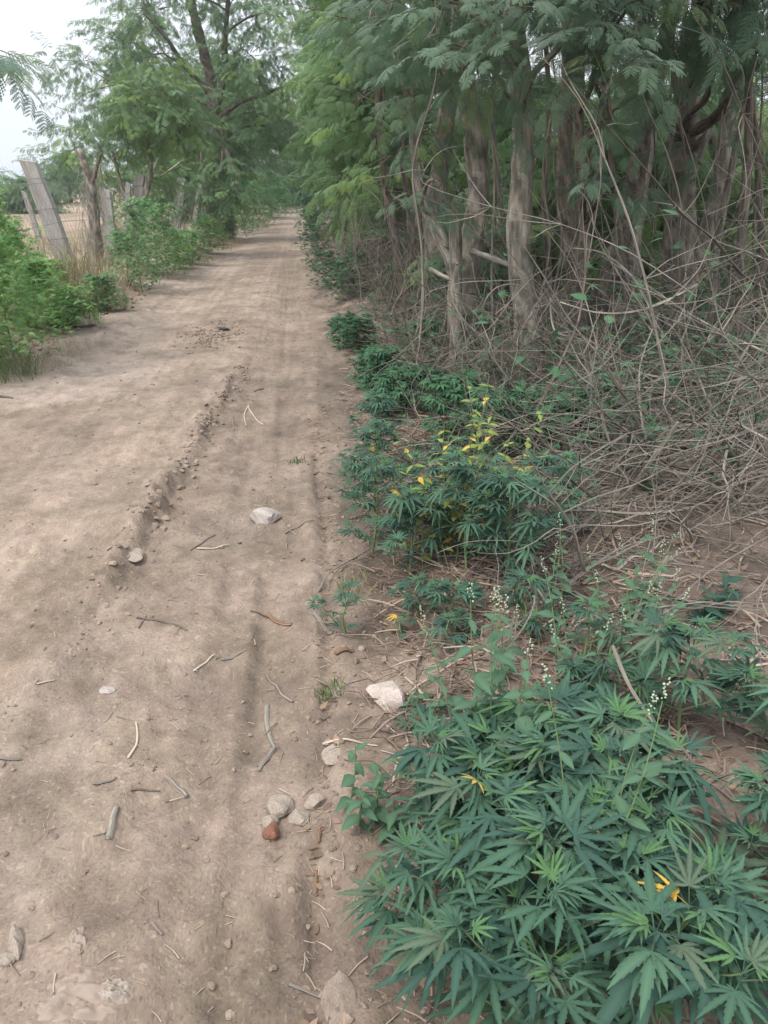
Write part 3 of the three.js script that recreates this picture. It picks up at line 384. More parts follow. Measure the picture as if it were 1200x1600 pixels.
stick('fallen_branch', 'thick dark bough slanting down behind the dead brush', 'branch', null, [at(1040, 590, -5.6).setY(groundY(2.6, -5.6)), at(1100, 520, -5.2), at(1150, 470, -5.0), at(1215, 400, -4.8)], 0.04, 0.05, M.barkDark);

// ---------------------------------------------------------------- dead brush
const hand = (z0, z1, ...q) => { const a = []; const n = q.length / 2; for (let k = 0; k < n; k++) a.push(at(q[2 * k], q[2 * k + 1], lerp(z0, z1, k / (n - 1)))); return a; };
function deadBush(label, x, z, seed, n, lenA, lenB, dirs, extra = [], opt = {}) {
  R = rng(seed); const gy = groundY(x, z), g = thing('dead_bush', label, 'dead bush', [x, gy, z], 'tangles of dead brush'), b = V(x, gy, z), fine = new Mesher();
  for (const [pts, r] of extra) part('branch', limbGeo(pts.map(p => p.clone().sub(b)), r, r * 0.45, { sides: 6, seg: 5, rough: 0.15 }), pick([M.deadwood, M.deadpale]), g);
  for (let k = 0; k < n; k++) {
    const s = V(rr(-0.5, 0.5) * (opt.w ?? 1), -0.03, rr(-0.5, 0.5) * (opt.d ?? 1)); s.y = groundY(s.x + x, s.z + z) - gy - 0.02 + (R() < 0.4 ? rr(0, opt.up ?? 0.5) : 0);
    const d = dirs(), L = rr(lenA, lenB), pts = wander(s, d, L, 6, 0.22, -0.03); for (const p of pts) { const y = groundY(p.x + x, p.z + z) - gy; if (p.y < y + 0.01) p.y = y + 0.01 + rr(0, 0.05); if (p.x + x < edgeR(p.z + z) + 0.3) p.x = edgeR(p.z + z) + 0.3 - x + rr(0, 0.1); }
    const r = 0.0028 + 0.0065 * R() ** 1.5; const bm = limb(new Mesher(), pts, r, r * 0.18, { sides: 5, seg: 3, rough: 0.2 }); for (let j = 0; j < 2; j++) { const i = 1 + Math.floor(R() * 4), d2 = pts[i + 1].clone().sub(pts[i]).normalize().add(V(rr(-0.9, 0.9), rr(-0.4, 0.9), rr(-0.9, 0.9))); limb(bm, wander(pts[i], d2, L * rr(0.2, 0.45), 4, 0.2, -0.02), r * 0.62, r * 0.12, { sides: 4, seg: 2, rough: 0.15 }); } part('branch', bm.geo(false), pick([M.deadwood, M.deadpale, M.deadpale, M.deaddark]), g);
    for (let j = 0; j < 6; j++) { const q = pts[1 + Math.floor(R() * 5)]; limb(fine, wander(q, V(rr(-1, 1), rr(-0.3, 0.9), rr(-1, 1)), rr(0.2, 0.7), 4, 0.3, -0.02), 0.0026, 0.001, { sides: 3, seg: 2, rough: 0, cap: false }); }
  }
  part('twigs', fine.geo(false), M.deadwood, g, 'stuff'); return g;
}
const toward = (x, y, z, s = 0.6) => () => V(x + rr(-s, s), y + rr(-s, s), z + rr(-s, s));
deadBush('pale tangle of long dead branches sprawling across the bank beside the photo edge', 2.3, -4.0, 501, 52, 0.8, 2.2, toward(-0.5, 0.5, 0.1, 0.9), [
  [hand(-3.9, -4.4, 1230, 590, 1120, 588, 1030, 590, 985, 575, 930, 545, 905, 530, 870, 520, 862, 500, 860, 465), 0.011],
  [hand(-3.6, -4.6, 1230, 672, 1130, 658, 1030, 642, 950, 642, 890, 645, 850, 638, 820, 625), 0.012],
  [hand(-3.4, -4.0, 1235, 662, 1180, 676, 1120, 690, 1080, 708, 1050, 726, 1010, 710), 0.009],
  [hand(-4.2, -4.6, 1150, 640, 1090, 575, 1030, 515, 1010, 470, 985, 430, 940, 395, 895, 388), 0.01],
  [hand(-4.2, -4.5, 1140, 600, 1100, 525, 1050, 475, 1000, 450, 960, 440, 905, 435), 0.009],
  [hand(-4.0, -4.3, 1090, 445, 1030, 475, 985, 488, 930, 488, 875, 472), 0.009],
  [hand(-3.8, -4.8, 1215, 560, 1130, 520, 1060, 480, 1010, 445, 940, 400), 0.009],
  [hand(-4.4, -4.6, 1230, 420, 1170, 395, 1110, 372, 1060, 325, 1020, 315), 0.008]], { up: 0.8, w: 1.4, d: 1.6 });
deadBush('dead branches fanning out low over bare soil beneath the sprawling tangle', 2.0, -3.1, 502, 40, 0.6, 1.6, toward(-0.6, 0.35, 0.2, 0.9), [
  [hand(-2.6, -3.1, 1230, 740, 1190, 755, 1140, 800, 1100, 850, 1080, 920, 1076, 970), 0.012],
  [hand(-2.7, -3.1, 1230, 800, 1120, 810, 1050, 840, 980, 880, 930, 900), 0.012],
  [hand(-2.9, -3.3, 1060, 660, 1010, 730, 960, 800, 920, 850, 880, 900, 860, 915), 0.01],
  [hand(-2.6, -3.1, 1220, 810, 1170, 850, 1130, 900, 1120, 905), 0.008],
  [hand(-3.0, -3.1, 1020, 740, 1015, 780, 1000, 840, 990, 890, 990, 935), 0.006]], { up: 0.3, w: 1.3 });
deadBush('thorny dead brush packed round the foot of the straight pale trunk', 1.55, -5.0, 503, 46, 0.35, 1.0, toward(-0.3, 0.4, 0.2, 0.9), [[hand(-4.9, -4.9, 700, 455, 712, 480, 728, 505, 770, 540, 795, 570, 812, 600), 0.009], [hand(-5, -4.9, 770, 510, 755, 480, 775, 450, 810, 445, 840, 465), 0.006]], { w: 1.3 });
deadBush('dead brush heaped between the grey snag and the slender young trunk', 1.25, -6.9, 504, 40, 0.35, 1.0, toward(-0.2, 0.5, 0.1, 0.9), [], { w: 1, d: 1.6 });
deadBush('reddish-brown dead brush overhanging the verge past the slender young trunk', 1.2, -10.2, 505, 40, 0.6, 1.6, toward(-0.3, 0.9, 0.1, 0.8), [[hand(-9.5, -10, 640, 465, 600, 480, 545, 495), 0.01], [hand(-9, -9.6, 640, 400, 615, 360, 590, 310, 565, 290), 0.01]], { w: 1.1, d: 3 });
deadBush('dead brush under the hedge, farthest down the lane', 1.15, -13.5, 506, 36, 0.6, 1.6, toward(-0.2, 1, 0.1, 0.7), [], { w: 1, d: 3.4 });
deadBush('dark dead brush at the foot of the vined trunk', 2.6, -5.6, 507, 26, 0.6, 1.5, toward(-0.2, 0.7, 0.2, 0.9), [], { w: 1.8, up: 0.9 });
deadBush('upper heap of dead branches leaning against the vined trunk', 3.0, -4.9, 508, 40, 0.8, 2.0, toward(-0.5, 0.45, 0.2, 0.9), [], { up: 1.2, w: 1.8, d: 1.4 });
deadBush('matted dead stems lying over the soil right of the white flowers', 1.75, -3.6, 509, 40, 0.5, 1.5, toward(-0.3, 0.25, 0.3, 1), [], { up: 0.35, w: 1.6, d: 1.4 });
deadBush('heap of dead stems at the right photo edge above the dark broad leaves', 2.15, -2.7, 510, 34, 0.5, 1.5, toward(-0.4, 0.35, 0.1, 1), [], { up: 0.45, w: 1.2, d: 1.2 });
deadBush('grey dead stems tangled behind the yellow plant, before the trunks', 1.2, -4.7, 512, 44, 0.3, 0.9, toward(-0.2, 0.35, 0.1, 1), [], { up: 0.3, w: 1.2, d: 1.2 });
deadBush('low dead stems strewn over the dark soil behind the flower spikes', 1.35, -2.75, 511, 36, 0.35, 1.0, toward(-0.3, 0.15, 0.2, 1), [], { up: 0.2, w: 1.1, d: 1.1 });
// thin upright vine stems
for (const k of [0, 2, 4, 6, 8, 10, 12, 13, 15]) { R = rng(540 + k); const px = [870, 930, 1016, 1028, 1044, 1052, 1066, 1098, 1120, 1150, 655, 690, 770, 852, 965, 1185][k], z = rr(-6.3, -4.9), p = path(z, px + rr(-20, 20), 620, px + rr(-8, 8), 480, px + rr(-8, 8), 380, px + rr(-10, 10), 260, px + rr(-20, 30), 120, px + rr(-20, 40), -20); stick('vine_stem', ['thin vine stem between the straight trunk and the twin stems', 'thin vine stem in front of the leaning stem', 'first of the thin stems hanging before the vined trunk', 'second of the thin stems hanging before the vined trunk', 'third of the thin stems hanging before the vined trunk', 'fourth of the thin stems hanging before the vined trunk', 'thin stem right against the vined trunk', 'thin stem just right of the vined trunk', 'thin stem midway from vined trunk to photo edge', 'thin stem beside the pole-like sapling', 'thin stem just right of the slender young trunk', 'thin stem left of the grey snag', 'thin stem between the knobbly and straight trunks', 'thin stem just right of the straight pale trunk', 'thin stem between the leaning stem and the hanging ones', 'thin stem closest to the right photo edge'][k], 'vine', 'upright vine stems', p, rr(0.008, 0.016), 0.005, pick([M.deadwood, M.barkBrown, M.deadwood]), { sides: 6, seg: 4 }); }
// thicket of dry stems and fine growth inside the hedge
{
  R = rng(560); const sh = []; for (let k = 0; k < 4; k++) { const m = new Mesher(); limb(m, wander(V(0, 0, 0), V(1, 0, 0), 1, 6, 0.16), 0.005, 0.002, { sides: 4, seg: 2, rough: 0, cap: false }); for (let j = 0; j < 4; j++) limb(m, wander(V(rr(0.2, 0.8), 0, 0), V(0.6, rr(-1, 1), rr(-1, 1)), rr(0.15, 0.4), 3, 0.2), 0.003, 0.001, { sides: 3, seg: 2, rough: 0, cap: false }); sh.push(m.geo(false)); }
  const L = [[], [], [], []];
  for (let k = 0; k < 2300; k++) { const z = -4.6 - Math.pow(R(), 1.1) * 15, back = ss(-6.6, -8.5, z), x = Math.max(edgeR(z) + 0.45 + rr(0, 0.3), 0.8) + Math.abs(rr(-1, 1) + rr(-1, 1)) * 1.1, y = groundY(x, z) + Math.pow(R(), 1.6) * lerp(0.15, 0.8, back) * Math.min(1, x - 0.5); L[k % 4].push(mat4(V(x, y, z), V(rr(-0.7, 0.7), rr(-0.1, lerp(0.6, 1.3, back)), rr(-0.7, 0.7)), rr(0, 6), rr(0.3, lerp(0.65, 1.1, back)))); }
  const g = thing('thicket', 'mass of thin dry stems filling the hedge between the trunks', 'thicket'); g.userData.kind = 'stuff'; L.forEach((l, k) => instances('dry_stems', sh[k], [M.deadwood, M.deaddark, M.deaddark, M.deadwood][k], l, g, () => { const a = rr(0.5, 1.15); return [a, a * 0.97, a * 0.94]; }));
}
console.log('brush');

// ---------------------------------------------------------------- palmate weeds
const weedMats = [M.weedMid, M.weedMid, M.weedMid, M.weedDark, M.weedDark, M.weedPale, M.weedDusty];
// fine: every leaf a part; otherwise one foliage part
function weed(label, p, { h = 0.5, spread = 0.3, size = 0.16, nodes = 6, fine = true, each = true, group = 'palmate weeds along the verge', mats = weedMats, tip = M.weedTip, tint, lean = [0, 0], tips = true, bare = 0.12, name = 'palmate_weed', geos, fill = 260 }) {
  const g = thing(name, label, 'weed', [p.x, p.y, p.z], group, 0), stems = new Mesher(), put = [], lean3 = V(lean[0], 1, lean[1]);
  const spine = [V(0, -0.03, 0), lean3.clone().multiplyScalar(h * 0.4).add(V(rr(-0.03, 0.03), 0, rr(-0.03, 0.03))), lean3.clone().multiplyScalar(h * 0.75).add(V(rr(-0.03, 0.03), 0, rr(-0.03, 0.03))), lean3.clone().multiplyScalar(h * 0.97)];
  limb(stems, spine, 0.004 + 0.006 * h, 0.002, { sides: 5, seg: 3, rough: 0.05 });
  const cv = new THREE.CatmullRomCurve3(spine); let phi = rr(0, 6.28);
  const cluster = (q, s, up) => { const n = tips ? 6 : 4; for (let j = 0; j < n; j++) { const a = rr(0, 6.28), e = rr(0.1, 0.9); put.push([q, V(Math.cos(a), e, Math.sin(a)), rr(-0.4, 0.4), s * rr(0.32, 0.62), j < 2 ? 2 : 1]); } for (let j = 0; j < 4; j++) { const a = rr(0, 6.28) + j * 1.57; put.push([q.clone().add(V(0, -0.015, 0)), V(Math.cos(a), rr(-0.1, 0.3), Math.sin(a)), rr(-0.3, 0.3), s * rr(0.7, 1), 0]); } };
  for (let k = 0; k < nodes; k++) {
    const t = bare + (1 - bare) * (k + 0.3) / nodes, q = cv.getPoint(t); phi += 1.57 + rr(-0.35, 0.35);
    for (const s of [0, Math.PI]) {
      const a = phi + s + rr(-0.2, 0.2), d = V(Math.cos(a), 0, Math.sin(a)), L = spread * (1.05 - 0.75 * t) * rr(0.7, 1.2);
      put.push([q, V(d.x, rr(-0.05, 0.35), d.z), rr(-0.3, 0.3), size * rr(0.85, 1.2), 0]);
      if (L > 0.06) { const e = q.clone().add(V(d.x * L, L * rr(0.45, 0.95), d.z * L)), m = q.clone().lerp(e, 0.55).add(V(d.x * L * 0.1, -L * 0.08, d.z * L * 0.1)); limb(stems, [q, m, e], 0.003, 0.0015, { sides: 4, seg: 2, rough: 0, cap: false }); for (const u of [0.45, 0.75]) for (const w of [-1, 1]) { const aa = a + w * rr(0.7, 1.3); if (R() < (fine && each ? 0.6 : 0.85)) put.push([q.clone().lerp(e, u), V(Math.cos(aa), rr(-0.2, 0.3), Math.sin(aa)), rr(-0.4, 0.4), size * rr(0.6, 0.95), 0]); } cluster(e, size * 0.85, 0); }
    }
  }
  cluster(cv.getPoint(1), size, 1);
  if (!each) for (let j = 0; j < fill; j++) { const t = rr(0.06, 1), a = rr(0, 6.283), q = spread * (1.15 - 0.75 * t) * Math.sqrt(R()) * (0.75 + 0.5 * vn(a * 1.3 + p.x * 9, t * 4)), y = t * h * (1 + 0.25 * q); put.push([V(Math.cos(a) * q + lean[0] * y, y, Math.sin(a) * q + lean[1] * y), V(Math.cos(a), rr(-0.2, geos === leafPlain ? 1.6 : 0.7), Math.sin(a)), rr(-0.5, 0.5), size * rr(0.4, 0.8), 0]); }
  part('stem', stems.geo(false), M.stem, g);
  const G = geos ?? (each ? (fine ? leafFine : leafPlain) : leafWide);
  const gh = new THREE.Vector3(); const ok = put.filter(([q, d, , s]) => { gh.copy(d).normalize().multiplyScalar(s).add(q).add(p); return gh.y > groundY(gh.x, gh.z) - 0.01; });
  if (each && ok.length <= 300) for (const [q, d, r, s, k] of ok) leafMesh(pick(G), R() < 0.004 ? M.yellow : k === 2 ? tip : k === 1 && R() < 0.4 ? M.weedPale : pick(mats), g, q, d, r, s);
  else { const L = G.map(() => []); ok.forEach(([q, d, r, s]) => L[Math.floor(R() * G.length)].push(mat4(q, d, r, s))); L.forEach((l, i) => l.length && instances('foliage', G[i], M.weedFar, l, g, tint ?? (() => { const a = rr(0.75, 1.25); return [a, a, a * rr(0.8, 1.1)]; }))); }
  return g;
}
R = rng(600);
const W = (x, z) => V(x, groundY(x, z), z);
// the big clump in the foreground
const clump = 'weeds of the big foreground clump';
[[0.37, -1.36, 0.27, 0.2, 0.2, 4, 'tallest weed of the foreground clump, behind its top'], [0.6, -1.4, 0.23, 0.2, 0.2, 3, 'weed in the upper right of the foreground clump'], [0.27, -1.13, 0.24, 0.15, 0.17, 4, 'weed on the lane side of the foreground clump'], [0.46, -1.08, 0.29, 0.2, 0.195, 4, 'weed in the middle of the foreground clump'], [0.63, -1.14, 0.26, 0.2, 0.2, 3, 'weed on the bank side of the foreground clump'], [0.36, -0.9, 0.25, 0.19, 0.18, 4, 'nearest weed of the foreground clump, toward the lane'], [0.6, -0.88, 0.27, 0.19, 0.2, 3, 'nearest weed of the foreground clump, toward the bank'], [0.47, -1.6, 0.14, 0.12, 0.12, 3, 'lower weed at the back of the foreground clump'],
].forEach(([x, z, h, spread, size, nodes, label], k) => { R = rng(610 + k); weed(label, W(x, z), { h, spread, size, nodes, group: clump }); });
[[0.97, -1.62, 0.4, 0.2, 0.18, 'upper weed in the row at the right photo edge'], [1.12, -1.42, 0.36, 0.2, 0.18, 'second weed in the row at the right photo edge'], [0.98, -1.12, 0.28, 0.16, 0.17, 'third weed in the row at the right photo edge'], [0.9, -0.9, 0.26, 0.16, 0.17, 'lowest weed in the row at the right photo edge']].forEach(([x, z, h, spread, size, label], k) => { R = rng(630 + k); weed(label, W(x, z), { h: h * 0.75, spread: spread * 0.9, size: size * 0.85, nodes: 3, group: 'weeds at the photo edge' }); });
// along the verge: base pixel, height, spread, leaf size, nodes
[[580, 865, 0.42, 0.22, 0.11, 6, 'verge weed nearest the lane, just above the arched dead stem'], [585, 800, 0.46, 0.2, 0.11, 6, 'verge weed second from the arched dead stem along the lane'], [590, 745, 0.46, 0.18, 0.11, 6, 'verge weed third from the arched dead stem along the lane'], [640, 900, 0.36, 0.2, 0.13, 5, 'dark verge weed with one large fanned leaf below the yellow plant'], [730, 890, 0.44, 0.22, 0.13, 6, 'bushy verge weed behind the white seed head'], [795, 910, 0.42, 0.22, 0.13, 6, 'bushy verge weed right of the white seed head'], [690, 850, 0.42, 0.2, 0.11, 5, 'verge weed growing through the yellow-green plant'], [845, 860, 0.4, 0.18, 0.12, 4, 'thin verge weed beside the small white flowers']].forEach(([px, py, h, spread, size, nodes, label], k) => { R = rng(650 + k); weed(label, onGround(px, py), { h, spread, size, nodes, fine: false, mats: [M.weedMid, M.weedDark, M.weedMid, M.weedPale] }); });
[[543, 990, 0.2, 0.09, 0.075, 4, 'small dense seedling at the lane edge by the dead stems'], [635, 990, 0.07, 0.05, 0.06, 2, 'tiny bright seedling flat on the brown litter'], [655, 965, 0.16, 0.08, 0.09, 3, 'pale seedling below the dark verge weed'], [705, 985, 0.18, 0.09, 0.1, 3, 'seedling just below the white seed head'], [700, 1015, 0.12, 0.07, 0.09, 3, 'seedling on the slope above the pale rock'], [815, 985, 0.2, 0.1, 0.11, 3, 'seedling with drooping leaves right of the slope'], [660, 1150, 0.08, 0.06, 0.08, 2, 'tiny seedling just right of the pale rock'], [905, 1060, 0.26, 0.1, 0.1, 4, 'weed leaning among the flower spikes'], [935, 1120, 0.18, 0.1, 0.11, 3, 'weed just behind the foreground clump, by the spikes'], [1115, 1500, 0.12, 0.06, 0.1, 2, 'bright seedling low at the right of the foreground clump']].forEach(([px, py, h, spread, size, nodes, label], k) => { R = rng(670 + k); weed(label, onGround(px, py), { h, spread, size, nodes, fine: k > 4, group: 'seedlings on the verge' }); });
// farther along the right verge
[[612, 650, 0.28, 0.18, 0.11], [598, 622, 0.34, 0.2, 0.11], [580, 600, 0.26, 0.16, 0.1], [560, 545, 0.32, 0.26, 0.1], [540, 540, 0.26, 0.2, 0.1], [538, 468, 0.5, 0.36, 0.11], [556, 455, 0.5, 0.36, 0.11], [510, 448, 0.5, 0.36, 0.11], [496, 418, 0.8, 0.45, 0.12], [488, 396, 0.9, 0.45, 0.13], [492, 372, 1.1, 0.6, 0.15], [488, 356, 1.2, 0.7, 0.17], [490, 345, 1.3, 0.8, 0.2], [655, 650, 0.3, 0.2, 0.11], [700, 690, 0.35, 0.2, 0.12], [770, 715, 0.35, 0.2, 0.12], [840, 700, 0.25, 0.2, 0.12], [920, 690, 0.3, 0.2, 0.12], [660, 570, 0.35, 0.2, 0.12], [720, 650, 0.25, 0.2, 0.12]].forEach(([px, py, h, spread, size], k) => { R = rng(700 + k); weed(k < 13 ? `leafy weed at the right lane edge, ${['first', 'second', 'third', 'fourth', 'fifth', 'sixth', 'seventh', 'eighth', 'ninth', 'tenth', 'eleventh', 'twelfth', 'thirteenth'][k]} beyond the nearest verge patch` : ['weed between the slender trunk and the snag', 'weed at the foot of the brown slanting branch', 'weed right behind the yellow plant', 'weed under the straight pale trunk', 'weed under the sprawling dead branches', 'weed below the slender trunk', 'weed at the foot of the grey snag'][k - 13], onGround(px, py), { h, spread, size: size * 1.05, nodes: k < 13 ? 8 : 5, fill: k < 13 ? 300 : 60, fine: false, each: false, group: 'weeds down the right side of the lane', tint: () => { const a = rr(0.6, 1.05); return [a * 0.8, a, a * 1.15]; } }); });
// left verge
[[20, 545, 1.0, 0.5, 0.12], [70, 520, 0.7, 0.4, 0.12], [10, 490, 1.25, 0.5, 0.12], [-40, 560, 1.1, 0.45, 0.12], [35, 475, 0.9, 0.45, 0.12], [110, 500, 0.4, 0.35, 0.1], [-20, 450, 1.3, 0.6, 0.12], [85, 455, 0.35, 0.4, 0.1], [222, 458, 1.25, 0.55, 0.14], [200, 445, 0.75, 0.45, 0.13], [262, 435, 1.15, 0.55, 0.14], [245, 425, 1.2, 0.55, 0.14], [300, 408, 0.6, 0.5, 0.13], [330, 396, 0.7, 0.6, 0.13], [280, 405, 0.65, 0.5, 0.13], [368, 372, 1.3, 0.8, 0.17], [395, 362, 1.6, 0.9, 0.18], [350, 375, 0.9, 0.7, 0.16], [415, 352, 1.3, 0.9, 0.2], [435, 340, 1.4, 0.9, 0.22], [448, 332, 1.6, 1, 0.25], [160, 470, 0.4, 0.35, 0.1], [382, 356, 1.7, 1.0, 0.2], [425, 342, 1.9, 1.1, 0.24], [320, 372, 0.6, 0.6, 0.14]].forEach(([px, py, h, spread, size], k) => { R = rng(740 + k); const yel = [13, 14].includes(k) ? 1 : k < 8 ? 0.6 : 0.15, lush = k < 8 ? 1.85 : 1.4; weed(['bright weed nearest the camera on the left verge', 'second bright weed on the left verge', 'tall bright weed at the left photo edge', 'bright weed cut by the left photo edge', 'bright weed in front of the leaning post', 'low grey-green weed at the crumbling bank', 'weed far left by the wire', 'weed at the foot of the leaning post', 'big dark bushy weed overhanging the eroded bank', 'bushy weed at the foot of the second post', 'tall dark weed next to the overhanging one', 'tall weed behind the overhanging one', 'lower weed between the dark weeds and yellowish one', 'yellowish weed at the lane edge', 'weed behind the yellowish one', 'green bush weed under the near-black trunk', 'larger bush weed right of the near-black trunk', 'low weed before the near-black trunk', 'weed past the near-black trunk', 'weed near the lane end, left', 'last weed left of the lane mouth', 'weed among the dry straw tufts', 'tall bush weed hiding the foot of the near-black trunk', 'tall bush weed farther on, left of the lane', 'bush weed left of the near-black trunk'][k], onGround(px, py), { h, spread, nodes: 9, fine: false, each: false, size: size * (k < 8 ? 1.0 : 0.92), fill: k < 8 ? 1100 : 760, geos: k < 8 ? leafPlain : k % 2 ? leafWide : leafPlain, group: 'weeds down the left side of the lane', bare: 0.05, tint: () => { const a = rr(0.8, 1.3) * lush, b = yel * R(); return [a * (1 + 0.9 * b), a * (1 + 0.3 * b), a * (1 - 0.35 * b)]; } }); });
console.log('weeds');

// ---------------------------------------------------------------- other herbs
function herb(name, label, p, { h, n, size, mat, geos = leafOval, stems = 1, lean = 0.2, flowers = 0, group, extraMat, extraShare = 0, wid = 0.1 }) {
  const g = thing(name, label, 'herb', [p.x, p.y, p.z], group);
  for (let s = 0; s < stems; s++) {
    const a = rr(0, 6.28), d = V(Math.cos(a) * lean * rr(0.3, 1), 1, Math.sin(a) * lean * rr(0.3, 1)), b = V(rr(-wid, wid), 0, rr(-wid, wid)); b.y = groundY(b.x + p.x, b.z + p.z) - p.y - 0.02;
    const pts = wander(b, d, h * rr(0.7, 1.1), 4, 0.12, 0.02), cv = new THREE.CatmullRomCurve3(pts); part('stem', limbGeo(pts, 0.003, 0.0012, { sides: 4, seg: 2, rough: 0 }), M.stem, g);
    let phi = rr(0, 6);
    for (let k = 0; k < n; k++) { const t = 0.15 + 0.83 * (k + 0.5) / n; phi += 1.57; for (const w of [0, Math.PI]) { const e = phi + w + rr(-0.3, 0.3); leafMesh(pick(geos), R() < extraShare ? extraMat : mat, g, cv.getPoint(t), V(Math.cos(e), rr(-0.3, 0.5), Math.sin(e)), rr(-0.4, 0.4), size * rr(0.7, 1.2) * (1.1 - 0.5 * t)); } }
    if (flowers) { const m = new Mesher(), q = pts[4], up = q.clone().sub(pts[3]).normalize(); const geo = []; for (let k = 0; k < flowers; k++) { const f = new THREE.IcosahedronGeometry(rr(0.0016, 0.003), 0); const t = k / flowers; f.translate(q.x + up.x * t * 0.05 + rr(-1, 1) * 0.009 * (1 - t * 0.6), q.y + up.y * t * 0.05, q.z + up.z * t * 0.05 + rr(-1, 1) * 0.009 * (1 - t * 0.6)); geo.push(f); } part('flower_spike', mergeGeometries(geo), M.flowerGreen, g); }
  }
  return g;
}
R = rng(800);
herb('leafy_herb', 'small herb with paired oval leaves at the lane edge near the brick piece', onGround(580, 1270), { h: 0.2, n: 5, size: 0.06, mat: M.broad, stems: 5, lean: 0.5, wid: 0.06 });
herb('leafy_herb', 'small upright herb beside the pale rock', onGround(645, 1110), { h: 0.14, n: 4, size: 0.04, mat: M.broad, stems: 3, lean: 0.4, wid: 0.04 });
[[900, 1000, 'between the slope and the soil'], [960, 1060, 'by the thick slanting twig'], [880, 1080, 'nearest the reddish soil'], [1010, 1010, 'under the low dead branches'], [940, 960, 'highest on the bank'], [740, 1090, 'just above the foreground clump']].forEach(([px, py, w], k) => herb('spiked_herb', 'herb with oval leaves and whitish flower spikes ' + w, onGround(px, py), { h: 0.36, n: 5, size: 0.06, mat: M.broad, stems: 4, lean: 0.4, flowers: 10, group: 'herbs with flower spikes', wid: 0.1 }));
herb('spiked_herb', 'herb with a whitish spike rising out of the foreground clump top', W(0.42, -1.5), { h: 0.56, n: 6, size: 0.08, mat: M.broad, stems: 4, lean: 0.2, flowers: 12, wid: 0.1 });
herb('spiked_herb', 'pale broad-leaved herb with whitish spikes inside the foreground clump', W(0.52, -1.12), { h: 0.56, n: 5, size: 0.08, mat: M.broad, stems: 3, lean: 0.2, flowers: 14, wid: 0.06 });
herb('yellowing_herb', 'yellow-green plant with bright yellow leaves in the middle of the verge', onGround(735, 862), { h: 0.68, n: 10, size: 0.06, mat: M.yellowing, extraMat: M.yellow, extraShare: 0.22, stems: 14, lean: 0.25, wid: 0.12 });
herb('yellowing_herb', 'lower yellow-green plant left of the taller yellow one', onGround(680, 862), { h: 0.55, n: 7, size: 0.05, mat: M.yellowing, extraMat: M.yellow, extraShare: 0.15, stems: 7, lean: 0.5, wid: 0.12 });
herb('leafy_herb', 'dark broad-leaved plant under the low dead branches at the photo edge', onGround(1120, 955), { h: 0.16, n: 4, size: 0.08, mat: M.weedDark, stems: 4, lean: 0.5, wid: 0.08 });
for (const [px, py, w] of [[870, 660, 'beneath the straight trunk'], [960, 640, 'behind the long horizontal dead branch'], [1010, 700, 'in the middle of the tangle'], [1070, 640, 'near the vined trunk'], [760, 640, 'by the curved bough'], [1140, 700, 'toward the photo edge']]) herb('leafy_herb', 'green undergrowth herb ' + w, onGround(px, py), { h: 0.6, n: 7, size: 0.08, mat: M.broad, stems: 6, lean: 0.5, group: 'undergrowth herbs in the dead brush', wid: 0.25 });
// white seed head and small white flowers
{ const p = at(760, 899, -2.75), b = W(p.x + 0.03, -2.72), g = thing('fluffy_flower', 'round white fluffy seed head on a thin stalk before the verge weeds', 'flower', [b.x, b.y, b.z]); part('stalk', limbGeo([V(0, -0.02, 0), V(-0.01, (p.y - b.y) * 0.6, 0), p.clone().sub(b)], 0.002, 0.0015, { sides: 4, seg: 3, rough: 0 }), M.stem, g); const m = new Mesher(), c = p.clone().sub(b); for (let k = 0; k < 90; k++) { const d = V(rr(-1, 1), rr(-1, 1), rr(-1, 1)).normalize(), s = d.clone().cross(V(0.3, 1, 0.2)).normalize().multiplyScalar(0.0022), e = c.clone().addScaledVector(d, rr(0.011, 0.015)), u = m.v(c.x, c.y, c.z), v = m.v(e.x + s.x, e.y + s.y, e.z + s.z), w = m.v(e.x - s.x, e.y - s.y, e.z - s.z); m.t(u, v, w); } part('fluff', m.geo(false), M.white, g); }
[[792, 745, -3.4, 'beside the yellow plant'], [843, 780, -3.3, 'over the bare slope'], [1038, 862, -2.7, 'under the dead branches'], [905, 885, -2.8, 'above the spiked herbs']].forEach(([px, py, z, w], k) => { const p = at(px, py, z), b = W(p.x + 0.04, z + 0.05), g = thing('white_flower', 'small white flower cluster on a thin stem ' + w, 'flower', [b.x, b.y, b.z], 'small white flowers'); part('stem', limbGeo([V(0, -0.02, 0), V(0.02, (p.y - b.y) * 0.6, 0), p.clone().sub(b)], 0.002, 0.0013, { sides: 4, seg: 3, rough: 0 }), M.stem, g); for (let j = 0; j < (k === 2 ? 3 : 7); j++) { const f = part('flower_head', rockSmall(), M.white, g); f.position.copy(p).sub(b).add(V(rr(-0.022, 0.022), rr(-0.03, 0.02), rr(-0.02, 0.02))); f.scale.setScalar(rr(0.005, 0.009)); } });
function rockSmall() { return rockSmall.g ??= rock(77, 1, 0.9, 0.6, 0); }

